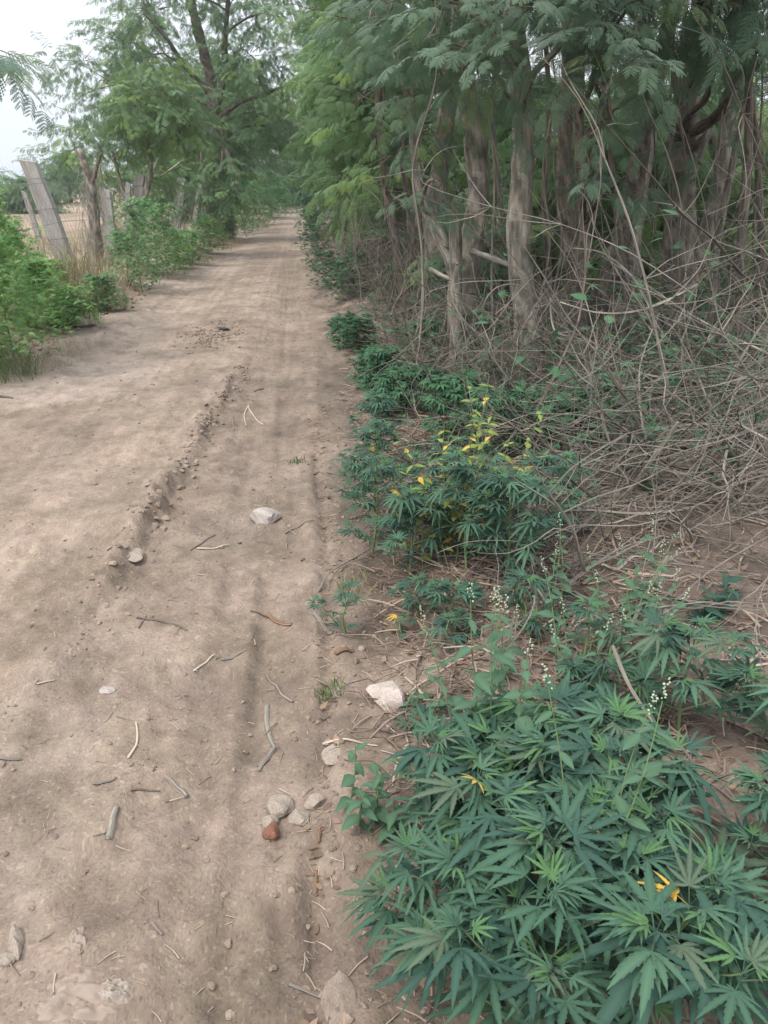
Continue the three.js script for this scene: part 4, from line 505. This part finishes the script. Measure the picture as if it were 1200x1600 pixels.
// grass tufts
function tuft(label, p, { h, n, r, mat, group }) { const m = new Mesher(); for (let k = 0; k < n; k++) { const a = rr(0, 6.28), q = r * Math.sqrt(R()), b = V(Math.cos(a) * q, 0, Math.sin(a) * q); b.y = groundY(p.x + b.x, p.z + b.z) - p.y - 0.01; const d = V(rr(-0.5, 0.5), 1, rr(-0.5, 0.5)).normalize(), L = h * rr(0.5, 1.2), s = V(rr(-1, 1), 0, rr(-1, 1)).normalize().multiplyScalar(0.0022 + 0.002 * h), e = b.clone().addScaledVector(d, L * 0.6), f = b.clone().addScaledVector(d, L).add(V(d.x * L * 0.5, -L * 0.12, d.z * L * 0.5)); const A = m.v(b.x - s.x, b.y, b.z - s.z), B = m.v(b.x + s.x, b.y, b.z + s.z), Cc = m.v(e.x + s.x, e.y, e.z + s.z), D = m.v(e.x - s.x, e.y, e.z - s.z), E = m.v(f.x, f.y, f.z); m.q(A, B, Cc, D); m.t(D, Cc, E); } const o = part('grass_tuft', m.geo(false), mat, scene); o.position.copy(p); return tag(o, label, 'grass', group); }
const grassGreen = leafy([0.12, 0.17, 0.06], 0.3), grassDry = leafy([0.3, 0.25, 0.14], 0.3), grassTan = leafy([0.38, 0.3, 0.21], 0.3);
R = rng(850);
[[515, 1090, 0.06, 60, 0.05, grassGreen, 'short green grass tuft left of the pale rock'], [560, 920, 0.07, 70, 0.08, grassDry, 'dry low tuft below the arched dead stem'], [465, 722, 0.05, 50, 0.05, grassGreen, 'lone small green tuft growing in the wheel track'], [135, 455, 0.85, 220, 0.4, grassDry, 'tall straw-coloured tuft between the leaning post and the stump'], [165, 470, 0.6, 180, 0.35, grassTan, 'straw tuft at the eroded bank'], [115, 480, 0.5, 140, 0.3, grassGreen, 'greener tuft before the leaning post'], [15, 590, 0.35, 140, 0.25, grassGreen, 'green tuft at the left photo edge by the lane'], [60, 575, 0.12, 160, 0.3, grassTan, 'low dry turf along the left lane edge'], [100, 545, 0.12, 140, 0.3, grassTan, 'low dry turf under the bright weeds'], [350, 385, 0.4, 160, 0.5, grassDry, 'dry tuft beside the yellowish weed'], [400, 350, 0.6, 160, 0.6, grassDry, 'pale tuft at the far left lane edge'], [185, 400, 0.8, 160, 0.4, grassDry, 'dry tuft at the foot of the second post'], [470, 330, 0.7, 160, 0.8, grassGreen, 'tall grass at the lane mouth']].forEach(([px, py, h, n, r, m, l]) => tuft(l, onGround(px, py), { h, n, r, mat: m, group: 'grass tufts' }));
// dry field growth beyond the fence, nobody could count it
{ const m = new Mesher(); for (let k = 0; k < 14; k++) { const d = V(rr(-0.5, 0.5), 1, rr(-0.5, 0.5)), b = V(rr(-0.15, 0.15), 0, rr(-0.15, 0.15)), e = b.clone().addScaledVector(d, rr(0.3, 0.6)); const A = m.v(b.x - 0.006, 0, b.z), B = m.v(b.x + 0.006, 0, b.z), E = m.v(e.x, e.y, e.z); m.t(A, B, E); } const g = m.geo(false), L = []; for (let k = 0; k < 700; k++) { const z = -7 - Math.pow(R(), 1.6) * 55, x = -3.2 - R() * (4 + -z * 0.5); L.push(mat4(V(x, groundY(x, z), z), V(1, 0, rr(-1, 1)), rr(-0.2, 0.2), rr(0.25, 0.8))); } const o = instances('dry_grass', g, grassTan, L, scene, () => { const a = rr(0.6, 1.15), b = R() < 0.4 ? 0.6 : 1; return [a * b, a * (b < 1 ? 0.95 : 1), a * b * 0.9]; }); tag(o, 'dry grass scattered over the field behind the fence', 'grass', null, 'stuff'); }

// ---------------------------------------------------------------- fence on the left
R = rng(900);
function post(label, b, t, w, jag) { const g = thing('fence_post', label, 'fence post', [b.x, b.y, b.z], 'stone posts of the wire fence'), d = t.clone().sub(b); const geo = new THREE.BoxGeometry(w, 1, w * 0.9, 3, 14, 3), p = geo.attributes.position; for (let k = 0; k < p.count; k++) { const y = p.getY(k) + 0.5, x = p.getX(k), z = p.getZ(k), n = 1 + 0.1 * vn(y * 7 + w * 90, x * 40 + 3) - (y > 0.95 ? jag * (x / w + 0.5) * 0.3 : 0); p.setXYZ(k, x * n * (1.08 - 0.14 * y) + d.x * y, d.y * (y > 0.99 ? 1 - jag * 0.06 * (x / w + 0.5) + 0.01 * vn(x * 60, z * 60) : y), z * n + d.z * y); } geo.computeVertexNormals(); part('shaft', geo, M.post, g); const wr = new Mesher(); for (const f of [0.35, 0.6, 0.85]) { const c = d.clone().multiplyScalar(f), r = w * 0.62, a = []; for (let k = 0; k <= 8; k++) { const an = k / 8 * 6.283; a.push(V(c.x + Math.cos(an) * r * 1.15, c.y + 0.01 * Math.sin(an * 2), c.z + Math.sin(an) * r * 1.1)); } limb(wr, a, 0.005, 0.005, { sides: 4, seg: 2, rough: 0, cap: false }); } part('wire_tie', wr.geo(false), M.wire, g); }
const posts = [[-3.62, -13, 45, 250, 0.23, 'fence post leaning steeply toward the field, nearest the camera'], [-3.7, -16.3, 164, 292, 0.2, 'post leaning beside the shaggy stump'], [-3.72, -18.6, 219, 272, 0.2, 'upright square post right of the stump'], [-3.7, -24.5, 284, 278, 0.24, 'upright post wrapped in dry creeper'], [-3.8, -31.5, 331, 280, 0.26, 'farthest upright post before the near-black trunk']];
const postTops = posts.map(([x, z, px, py, w, label], k) => { const b = V(x, groundY(x, z) - 0.05, z), t = at(px, py, z + (k === 0 ? -0.1 : 0)); post(label, b, t, w, k === 1 ? 1 : 0.3); return [b, t]; });
[[-3.74, -17.6, 201, 284, 0.1, 'thin weathered stake between the second and third posts'], [-3.7, -28.5, 312, 286, 0.13, 'thin stake between the creeper-wrapped and farthest posts'], [-7.4, -24, 37, 298, 0.13, 'lone thin post standing out in the bare field']].forEach(([x, z, px, py, w, label]) => post(label, V(x, groundY(x, z) - 0.05, z), at(px, py, z), w, 0.6));
{ // shaggy old stump used as a post
  const b = V(-3.72, groundY(-3.72, -14.8) - 0.05, -14.8), g = thing('stump_post', 'shaggy dead tree stump with frayed bark used as a fence post', 'stump', [b.x, b.y, b.z]), o = q => q.sub(b);
  part('trunk', limbGeo([V(0, 0, 0), o(at(148, 350, -14.8)), o(at(142, 290, -14.8)), o(at(132, 255, -14.8)), o(at(122, 234, -14.8))], 0.11, 0.045, { sides: 12, seg: 8, rough: 0.4, flare: 0.2 }), M.deadwood, g);
  part('limb', limbGeo([o(at(142, 290, -14.8)), o(at(150, 265, -14.8)), o(at(158, 240, -14.7))], 0.06, 0.02, { sides: 8, seg: 6, rough: 0.4 }), M.deaddark, g);
  const m = new Mesher(); for (let k = 0; k < 150; k++) { const q = o(at(rr(126, 160), rr(250, 370), -14.8)); q.z += rr(-0.2, 0.2); limb(m, wander(q, V(rr(-0.3, 0.3), -1, rr(-0.3, 0.3)), rr(0.1, 0.45), 3, 0.25), 0.006, 0.002, { sides: 3, seg: 2, rough: 0, cap: false }); } part('frayed_bark', m.geo(false), M.deadpale, g, 'stuff');
}
{ // dry creeper on two posts
  for (const k of [3, 4]) { const [b, t] = postTops[k], g = thing('dry_creeper', ['dry brown creeper hanging on the wrapped post', 'dry brown creeper hanging beside the farthest post'][k - 3], 'creeper', [b.x, b.y, b.z]), m = new Mesher(); for (let j = 0; j < 130; j++) limb(m, wander(V(rr(-0.4, 0.5), rr(0.3, 1.0) * (t.y - b.y), rr(-0.3, 0.3)), V(rr(-0.3, 0.3), -1, rr(-0.3, 0.3)), rr(0.3, 0.9), 3, 0.2), 0.008, 0.004, { sides: 3, seg: 2, rough: 0, cap: false }); part('dry_stems', m.geo(false), M.barkBrown, g, 'stuff'); }
  const g = thing('wire_fence', 'rusty chain-link wire mesh strung between the left posts', 'fence', [-3.7, 0, -13]), m = new Mesher(), o = V(-3.7, 0, -13);
  const a = [V(-3.75, 0.2, -9.2), ...postTops.map(([b]) => b)].map(p => p.clone().sub(o)), ztop = 1.55;
  for (let s = 0; s < a.length - 1; s++) { const A = a[s], B = a[s + 1], len = A.distanceTo(B), n = Math.round(len / (s > 2 ? 0.5 : 0.16)); for (let k = 0; k <= n; k++) for (const sl of [-1, 1]) { const x0 = k / n, dx = sl * 1.35 / len, x1 = x0 + dx, e = clamp(x1), f = (e - x0) / dx; if (f < 0.05) continue; const p = A.clone().lerp(B, x0).setY(0.2), q = A.clone().lerp(B, e).setY(0.2 + f * (ztop - 0.2)); limb(m, [p, p.clone().lerp(q, 0.5).add(V(0.02 * Math.sin(k), 0, 0)), q], 0.002, 0.002, { sides: 3, seg: 1, rough: 0, cap: false }); } for (const y of [0.25, 1.0, ztop]) part('strand', limbGeo([A.clone().setY(y), A.clone().lerp(B, 0.5).setY(y - 0.04), B.clone().setY(y)], 0.004, 0.004, { sides: 4, seg: 5, rough: 0 }), M.wire, g); }
  part('mesh_wire', m.geo(false), M.wire, g, 'stuff');
}
stick('fallen_branch', 'bare grey branch poking out over the fence posts', 'branch', null, [at(250, 276, -21), at(268, 264, -21), at(286, 250, -21)], 0.03, 0.015, M.deadpale);

// ---------------------------------------------------------------- stones and things on the lane
R = rng(1000);
function stone(label, px, py, sizePx, mat, seed, { flat = 0.65, turn = 0, sink = 0.25, sx = 1, sz = 1, name = 'rock', cat = 'rock', group, det = 3 } = {}) { const p = onGround(px, py), s = sizePx / 2 * Math.hypot(p.x, EYE, p.z) / 1290, m = part(name, rock(seed, det, flat), mat, scene); m.scale.set(s * sx, s, s * sz); m.rotation.y = turn; m.position.set(p.x, p.y + s * flat * (1 - 2 * sink) * 0.6, p.z); return tag(m, label, cat, group); }
const rockGrey = std([0.5, 0.45, 0.41], { map: dirtTint, bumpMap: dirtBump, bumpScale: 0.01 }), rockPale = std([0.56, 0.48, 0.42], { map: dirtTint, bumpMap: dirtBump, bumpScale: 0.014 }), brickRed = std([0.24, 0.105, 0.07], { map: dirtTint, bumpMap: dirtBump, bumpScale: 0.006 }), claySlab = std([0.4, 0.335, 0.275], { map: dirtTint, bumpMap: dirtBump, bumpScale: 0.01 }), charcoal = std([0.03, 0.03, 0.035]);
stone('single pale grey rock lying in the wheel track', 412, 812, 46, rockGrey, 1031, { flat: 0.6, sink: 0.15, sx: 1.15, turn: 0.4 });
stone('pale pinkish rock at the verge edge above the foreground clump', 604, 1098, 62, rockPale, 1002, { flat: 0.8, sink: 0.1, sx: 0.95, sz: 1.2, turn: 0.6 });
stone('pale chip of stone partly hidden in the litter right of the rock', 625, 1195, 22, rockPale, 1003);
stone('greyish clod with rounded top above the brick piece', 432, 1264, 48, claySlab, 1004, { flat: 0.6, sx: 1.1 });
stone('smaller greyish clod beside the lane edge', 492, 1256, 36, claySlab, 1005, { flat: 0.6 });
stone('broken dusty clod between the two greyish ones', 468, 1278, 34, claySlab, 1006, { flat: 0.5 });
stone('broken red brick piece with a dusty top', 424, 1302, 34, brickRed, 1007, { flat: 0.7, name: 'brick_piece', cat: 'brick', sink: 0.15 });
stone('dusty clay lump against the red brick piece', 424, 1288, 30, claySlab, 1008, { flat: 0.6, sink: 0 });
stone('charred black lump lying in the middle of the far lane', 351, 516, 15, charcoal, 1009, { flat: 0.5, sx: 1.1 });
stone('whitish dried clay plate on the ridge', 210, 867, 40, claySlab, 1010, { flat: 0.25, sx: 0.8, sz: 1.3, turn: 0.4 });
stone('pale stone half buried near the left bottom corner', 24, 1475, 44, claySlab, 1011, { flat: 0.5, sx: 0.6, sz: 1.2, turn: 0.5 });
stone('second pale stone below it near the left bottom corner', 12, 1500, 24, claySlab, 1012, { flat: 0.5 });
stone('white chip on the dark soil under the dead branches', 1045, 958, 18, rockPale, 1013, { flat: 0.45 });
stone('small flat grey stone in the left part of the track', 168, 1078, 22, rockGrey, 1014, { flat: 0.3 });
stone('eroded pale earth block on the far left bank', 130, 508, 34, claySlab, 1015, { flat: 0.6, sx: 1.2 });
stone('flat pale slab sunk in the lane edge at the bottom', 532, 1566, 60, M.clod, 1016, { flat: 0.16, sz: 1.5, sx: 0.8 });
stone('lighter slab in the lane edge above the sunk one', 520, 1180, 46, claySlab, 1017, { flat: 0.2 });
// clods and pebbles
{
  const gs = [rock(21, 1, 0.5, 0.7, 6), rock(22, 1, 0.35, 0.7, 7), rock(23, 1, 0.6, 0.8, 5)], L = [[], [], []]; R = rng(1050);
  const add = (x, z, s) => L[Math.floor(R() * 3)].push(mat4(V(x, groundY(x, z) + s * 0.15, z), V(rr(-1, 1), rr(-0.3, 0.3), rr(-1, 1)), rr(-0.5, 0.5), s));
  for (let k = 0; k < 600; k++) { const z = -1.6 - R() * 5.4; add(ridgeX(z) + rr(-0.05, 0.1) + rr(-0.06, 0.06), z, (0.0025 + 0.021 * R() ** 3) * ss(-1.8, -3.2, z) + 0.001); }
  for (let k = 0; k < 5200; k++) { const z = -0.8 - Math.pow(R(), 1.8) * 12, x = rr(-2.6, 0.4); if (x < ridgeX(z) - 0.3 && R() < 0.6) continue; add(x, z, Math.pow(R(), 4) * 0.011 + 0.0015); }
  for (let k = 0; k < 500; k++) { const z = -8.6 + rr(-1, 1) * rr(0, 1.2), x = -1.0 + rr(-1, 1) * rr(0, 0.4); add(x, z, rr(0.003, 0.02)); }
  for (let k = 0; k < 700; k++) { const z = -7.5 - R() * 12, x = edgeL(z) + rr(-0.15, 0.25); add(x, z, 0.005 + 0.03 * R() ** 2); }
  for (let k = 0; k < 900; k++) { const z = -0.8 - R() * 5, x = edgeR(z) + rr(-0.15, 0.6); add(x, z, rr(0.003, 0.014)); }
  const g = thing('clods', 'crumbled earth clods and grit strewn along the lane', 'grit'); g.userData.kind = 'stuff'; L.forEach((l, k) => instances('grit', gs[k], M.clod, l, g, () => { const a = rr(0.75, 1.35); return [a, a * rr(0.95, 1), a * rr(0.9, 1)]; }));
}
for (let k = 0; k < 20; k++) { R = rng(1070 + k); const z = -3.4 - (k / 20) * 2.1 + rr(-0.1, 0.1), x = ridgeX(z) + rr(-0.09, 0.07), s = rr(0.014, 0.034), m = part('clay_clod', [rockClod(0), rockClod(1), rockClod(2)][k % 3], pick([claySlab, M.clod]), scene); m.position.set(x, groundY(x, z) - s * 0.2, z); m.rotation.set(rr(-0.3, 0.3), rr(0, 6), rr(-0.3, 0.3)); m.scale.set(s * rr(0.8, 1.4), s, s); tag(m, k === 0 ? 'pale clay clod at the near end of the crumbled ridge' : k === 19 ? 'pale clay clod at the far end of the crumbled ridge' : 'pale dried clay clod in the middle of the crumbled ridge', 'clod', 'clods of the crumbled ridge'); }
function rockClod(k) { return (rockClod.g ??= [rock(81, 2, 0.55, 0.7, 7), rock(82, 2, 0.45, 0.8, 8), rock(83, 2, 0.65, 0.7, 7)])[k]; }
// sticks, pods and bark strips lying on the lane: from pixel to pixel
R = rng(1100);
const lying = (px, py, qx, qy, bend = 0) => { const a = onGround(px, py), b = onGround(qx, qy), n = 5, pts = [], d = b.clone().sub(a), s = V(-d.z, 0, d.x); for (let k = 0; k <= n; k++) { const t = k / n, p = a.clone().addScaledVector(d, t).addScaledVector(s, bend * Math.sin(Math.PI * t) + 0.006 * rr(-1, 1)); p.y = groundY(p.x, p.z) + 0.004; pts.push(p); } return pts; };
const LY = (label, q, r, mat, bend = 0, o = {}) => stick(o.name ?? 'dry_stick', label, o.cat ?? 'stick', o.group, lying(...q, bend), r, r * (o.taper ?? 0.6), mat, { sides: 6, seg: 3, rough: 0.07, ...o });
LY('short thick grey stick standing proud in the near track', [183, 1264, 170, 1312], 0.0085, M.wood, 0, { taper: 1.1 });
LY('thin curved twig left of the short thick stick', [172, 1284, 145, 1308], 0.002, M.deadwood, -0.3);
LY('grey wedge-shaped stick in the middle of the near track', [258, 1215, 292, 1247], 0.006, M.wood, 0, { taper: 1.2 });
LY('long split bark strip above the clods', [418, 1105, 430, 1172], 0.009, M.wood, 0.05);
LY('dark frayed bark bundle below the split strip', [428, 1172, 404, 1206], 0.008, M.deadwood);
LY('brown stick slanting across the track above the split strip', [416, 1058, 457, 1098], 0.005, M.wood, 0, { taper: 0.9 });
LY('pinkish-brown open seed pod with a dark stem', [418, 962, 456, 976], 0.011, M.podBrown, 0.05, { name: 'seed_pod', cat: 'seed pod', taper: 0.6 });
LY('thin dark stalk leading into the open seed pod', [392, 956, 420, 964], 0.003, M.deaddark);
LY('flat grey pod lying right of the centre track', [346, 1032, 385, 1016], 0.006, M.wood, 0, { name: 'seed_pod', cat: 'seed pod' });
LY('pale straw lying left of the flat grey pod', [303, 1050, 335, 1024], 0.004, M.straw);
LY('long dark twig across the middle of the track', [214, 966, 292, 986], 0.004, M.deaddark, -0.05);
LY('tiny twig crossing the long dark twig', [217, 982, 228, 962], 0.003, M.wood);
LY('forked pale twig in the distance of the track, longer arm', [388, 634, 412, 664], 0.005, M.straw, 0.06);
LY('forked pale twig in the distance of the track, shorter arm', [388, 636, 385, 666], 0.005, M.straw, 0.05);
LY('curled brown leaf stalk above the forked pale twig', [397, 612, 412, 608], 0.008, M.podBrown);
LY('straw pair left of the grey rock, upper one', [298, 860, 337, 836], 0.004, M.wood);
LY('straw pair left of the grey rock, lower one', [308, 858, 357, 853], 0.004, M.straw, 0.1);
LY('brown twig pointing at the grey rock from the verge', [446, 834, 490, 814], 0.004, M.deadwood);
LY('pale twig with a knob in the left near track', [200, 1186, 212, 1130], 0.004, M.straw, 0.1);
LY('bent twig at the left photo edge', [0, 1186, 34, 1188], 0.005, M.wood, 0.1);
LY('thin twig above the bent one at the left', [58, 1070, 86, 1064], 0.003, M.straw);
LY('dark twig above the short thick stick', [205, 1236, 250, 1238], 0.003, M.deaddark, -0.1);
LY('brown twig left of that dark twig', [146, 1226, 182, 1216], 0.004, M.deadwood, 0.1);
LY('reddish bark strip beside the two clods, upper', [500, 1294, 498, 1318], 0.006, M.podBrown);
LY('reddish bark strip in the lane edge groove, lower', [494, 1364, 493, 1398], 0.007, M.podBrown);
LY('long thin stem curving in from the bottom lane edge', [452, 1540, 552, 1596], 0.004, M.deadwood, -0.12);
LY('pale twig lying across the litter near the small herb', [505, 1164, 590, 1167], 0.004, M.straw);
LY('brown stick under the dense seedling', [490, 960, 520, 990], 0.007, M.wood, 0, { taper: 1 });
LY('curled brown bark chunk below the dense seedling', [524, 1026, 552, 1018], 0.011, M.podBrown);
LY('tiny straw near the bottom middle', [238, 1444, 254, 1462], 0.004, M.wood);
LY('thin vertical twig in the far track', [364, 652, 365, 675], 0.004, M.deadwood);
LY('dark twig at the left lane edge', [0, 620, 20, 622], 0.012, M.deaddark);
stick('dry_stalk', 'long thin dead stem arching from the verge weeds down to the lane', 'stem', null, [onGround(497, 925), at(515, 895, -2.9), at(560, 868, -3.05), at(600, 845, -3.15), at(640, 828, -3.2), at(655, 818, -3.25)], 0.005, 0.003, M.deadwood, { seg: 6 });
stick('dry_stalk', 'pale dead stem hanging down in front of the verge weeds', 'stem', null, [onGround(608, 850).add(V(0, 0.1, 0)), at(618, 815, -3.25), at(630, 770, -3.3), at(645, 735, -3.4), at(690, 690, -3.6)], 0.003, 0.004, M.deadwood, { seg: 6 });
stick('dry_stalk', 'upright dead stalk below the dark verge weed', 'stem', null, [onGround(671, 905), at(674, 870, -2.95), at(677, 840, -2.95)], 0.006, 0.004, M.deadwood);
stick('fallen_branch', 'bare branch slanting across the foreground bank to the big clump', 'branch', null, [at(958, 1010, -1.75), at(985, 1075, -1.6), at(1030, 1140, -1.5), at(1075, 1180, -1.45), at(1100, 1240, -1.4), at(1120, 1300, -1.3).setY(groundY(0.85, -1.3))], 0.0055, 0.003, M.deadwood, { seg: 5 });
{ // half buried plastic bag
  R = rng(1150); const p = onGround(120, 1560), g = thing('plastic_bag', 'dusty crumpled plastic bag half buried at the bottom left', 'bag', [p.x, p.y, p.z]), m = part('sheet', bag(0.11, 0.022, 3), std([0.31, 0.245, 0.195], { roughness: 0.7, map: dirtTint }), g); m.position.set(0, 0.0, 0);
  const k = part('torn_flap', bag(0.04, 0.022, 5), std([0.36, 0.305, 0.255], { roughness: 0.55, map: dirtTint }), g); k.position.set(0.075, 0.004, -0.005);
  const q = onGround(120, 1470).sub(p), f = part('torn_flap', bag(0.04, 0.012, 8), std([0.31, 0.245, 0.195], { roughness: 0.7, map: dirtTint }), g); f.position.copy(q); f.scale.set(0.7, 1, 1.6);
}
function bag(r, h, sd) { const n = 36, m = new Mesher(), ids = []; for (let j = 0; j <= n; j++) for (let i = 0; i <= n; i++) { const u = i / n * 2 - 1, v = j / n * 2 - 1, d = Math.hypot(u, v), e = 1 - ss(0.55, 1, d + 0.25 * vn(Math.atan2(v, u) * 1.4 + sd, sd)); const fold = 1 - Math.abs(vn(u * 2.4 + v * 1.2 + sd * 3, v * 3.1 - u + sd)); ids.push(m.v(u * r * (1 + 0.1 * vn(v * 3, sd)), -0.012 + e * (0.012 + h * 0.55 * Math.pow(fold, 3) + h * 0.25 * vn(u * 7, v * 7 + sd)), v * r * 0.7)); } for (let j = 0; j < n; j++) for (let i = 0; i < n; i++) { const a = j * (n + 1) + i; m.q(ids[a], ids[a + n + 1], ids[a + n + 2], ids[a + 1]); } return m.geo(false); }
// litter: straw bits, dead leaves, stems
{
  R = rng(1200); const mk = (f, s) => { const m = new Mesher(); f(m); return m.geo(false); };
  const straw = mk(m => limb(m, [V(0, 0, 0), V(0.5, 0.03, 0.04), V(1, 0, 0)], 0.035, 0.02, { sides: 4, seg: 2, rough: 0 })), curl = mk(m => limb(m, [V(0, 0, 0), V(0.35, 0.1, 0.12), V(0.7, 0.06, -0.06), V(1, 0, 0.12)], 0.02, 0.008, { sides: 3, seg: 2, rough: 0 }));
  const flake = ovalLeaf(0.24, -0.25, 91), lists = [[], [], [], []];
  const put = (i, x, z, s, y = 0.003) => lists[i].push(mat4(V(x, groundY(x, z) + y, z), V(rr(-1, 1), rr(-0.08, 0.08), rr(-1, 1)), rr(-0.4, 0.4), s));
  for (let k = 0; k < 2200; k++) { const z = -0.8 - Math.pow(R(), 1.5) * 8, x = R() < 0.55 ? rr(-0.8, 0.3) : rr(-2.3, 0.2); put(R() < 0.93 ? 3 : 1, x, z, 0.005 + 0.06 * R() ** 3); }
  for (let k = 0; k < 900; k++) { const z = -0.8 - R() * 4.5, x = grooveX(z) + rr(-0.03, 0.05); put(R() < 0.5 ? 0 : R() < 0.6 ? 1 : 2, x, z, rr(0.008, 0.045)); }
  for (let k = 0; k < 7500; k++) { const z = -0.8 - Math.pow(R(), 1.2) * 7, x = edgeR(z) + 0.02 + Math.pow(R(), 1.1) * 2.4; { const i = R() < 0.5 ? 1 : R() < 0.6 ? 0 : 2; put(i, x, z, i === 2 ? rr(0.012, 0.045) : rr(0.02, 0.13), rr(0, 0.02)); }; }
  for (let k = 0; k < 3200; k++) { const z = -1.5 - R() * 3.4, x = edgeR(z) + rr(0.0, 0.5) + R() * R() * 1.6; put(R() < 0.8 ? 1 : 0, x, z, rr(0.06, 0.2), rr(0, 0.02)); }
  for (let k = 0; k < 900; k++) { const z = -6 - R() * 9, x = edgeL(z) + rr(-0.5, 0.15); put(1, x, z, rr(0.03, 0.15)); }
  const g = thing('litter', 'loose straw, dead leaves and stem bits strewn over lane and verge', 'litter'); g.userData.kind = 'stuff'; const tint = (a, b) => () => { const k = rr(a, b); return [k, k * rr(0.9, 1), k * rr(0.82, 1)]; };
  instances('straw_bits', straw, std([0.33, 0.27, 0.21]), lists[0], g, tint(0.45, 1.25)); instances('dead_stems', curl, std([0.21, 0.155, 0.12]), lists[1], g, tint(0.5, 1.4)); instances('straw_bits', straw, std([0.32, 0.26, 0.2]), lists[3], g, tint(0.5, 1.3)); instances('dead_leaves', flake, std([0.19, 0.135, 0.095]), lists[2], g, tint(0.5, 1.3));
}
// low seedlings and creeping green cover on the bank
{ R = rng(1250); const L = [[], [], []]; for (let k = 0; k < 1500; k++) { const z = -3.4 - Math.pow(R(), 1.2) * 12, x = edgeR(z) + 0.3 + R() * R() * 2.6; if (fbm(x * 1.1 + 7, z * 0.9, 2) < -0.05) continue; const y = groundY(x, z) + rr(0.02, 0.35) * R(); L[k % 3].push(mat4(V(x, y, z), V(rr(-1, 1), rr(0, 0.6), rr(-1, 1)), rr(-0.4, 0.4), rr(0.06, 0.13))); } for (let k = 0; k < 3000; k++) { const z = -2.9 - R() * 4, x = rr(1.0, 3.6), q = fbm(x * 1.7 + 11, z * 1.5, 2); if (q < -0.08) continue; L[k % 3].push(mat4(V(x, groundY(x, z) + rr(0.03, 0.75) * (q + 0.12) * 2.2, z), V(rr(-1, 1), rr(-0.2, 0.7), rr(-1, 1)), rr(-0.5, 0.5), rr(0.05, 0.12))); } const g = thing('undergrowth', 'low green leaves creeping among the dead stems on the bank', 'undergrowth'); g.userData.kind = 'stuff'; [leafPlain[0], leafPlain[2], leafOval[0]].forEach((q, k) => instances('leaves', q, M.weedFar, L[k], g, () => { const a = rr(0.55, 1); return [a * 0.85, a, a * 1.15]; })); }

scene.traverse(o => { if (o.isMesh) { o.castShadow = true; o.receiveShadow = true; } });
renderer.render(scene, camera);
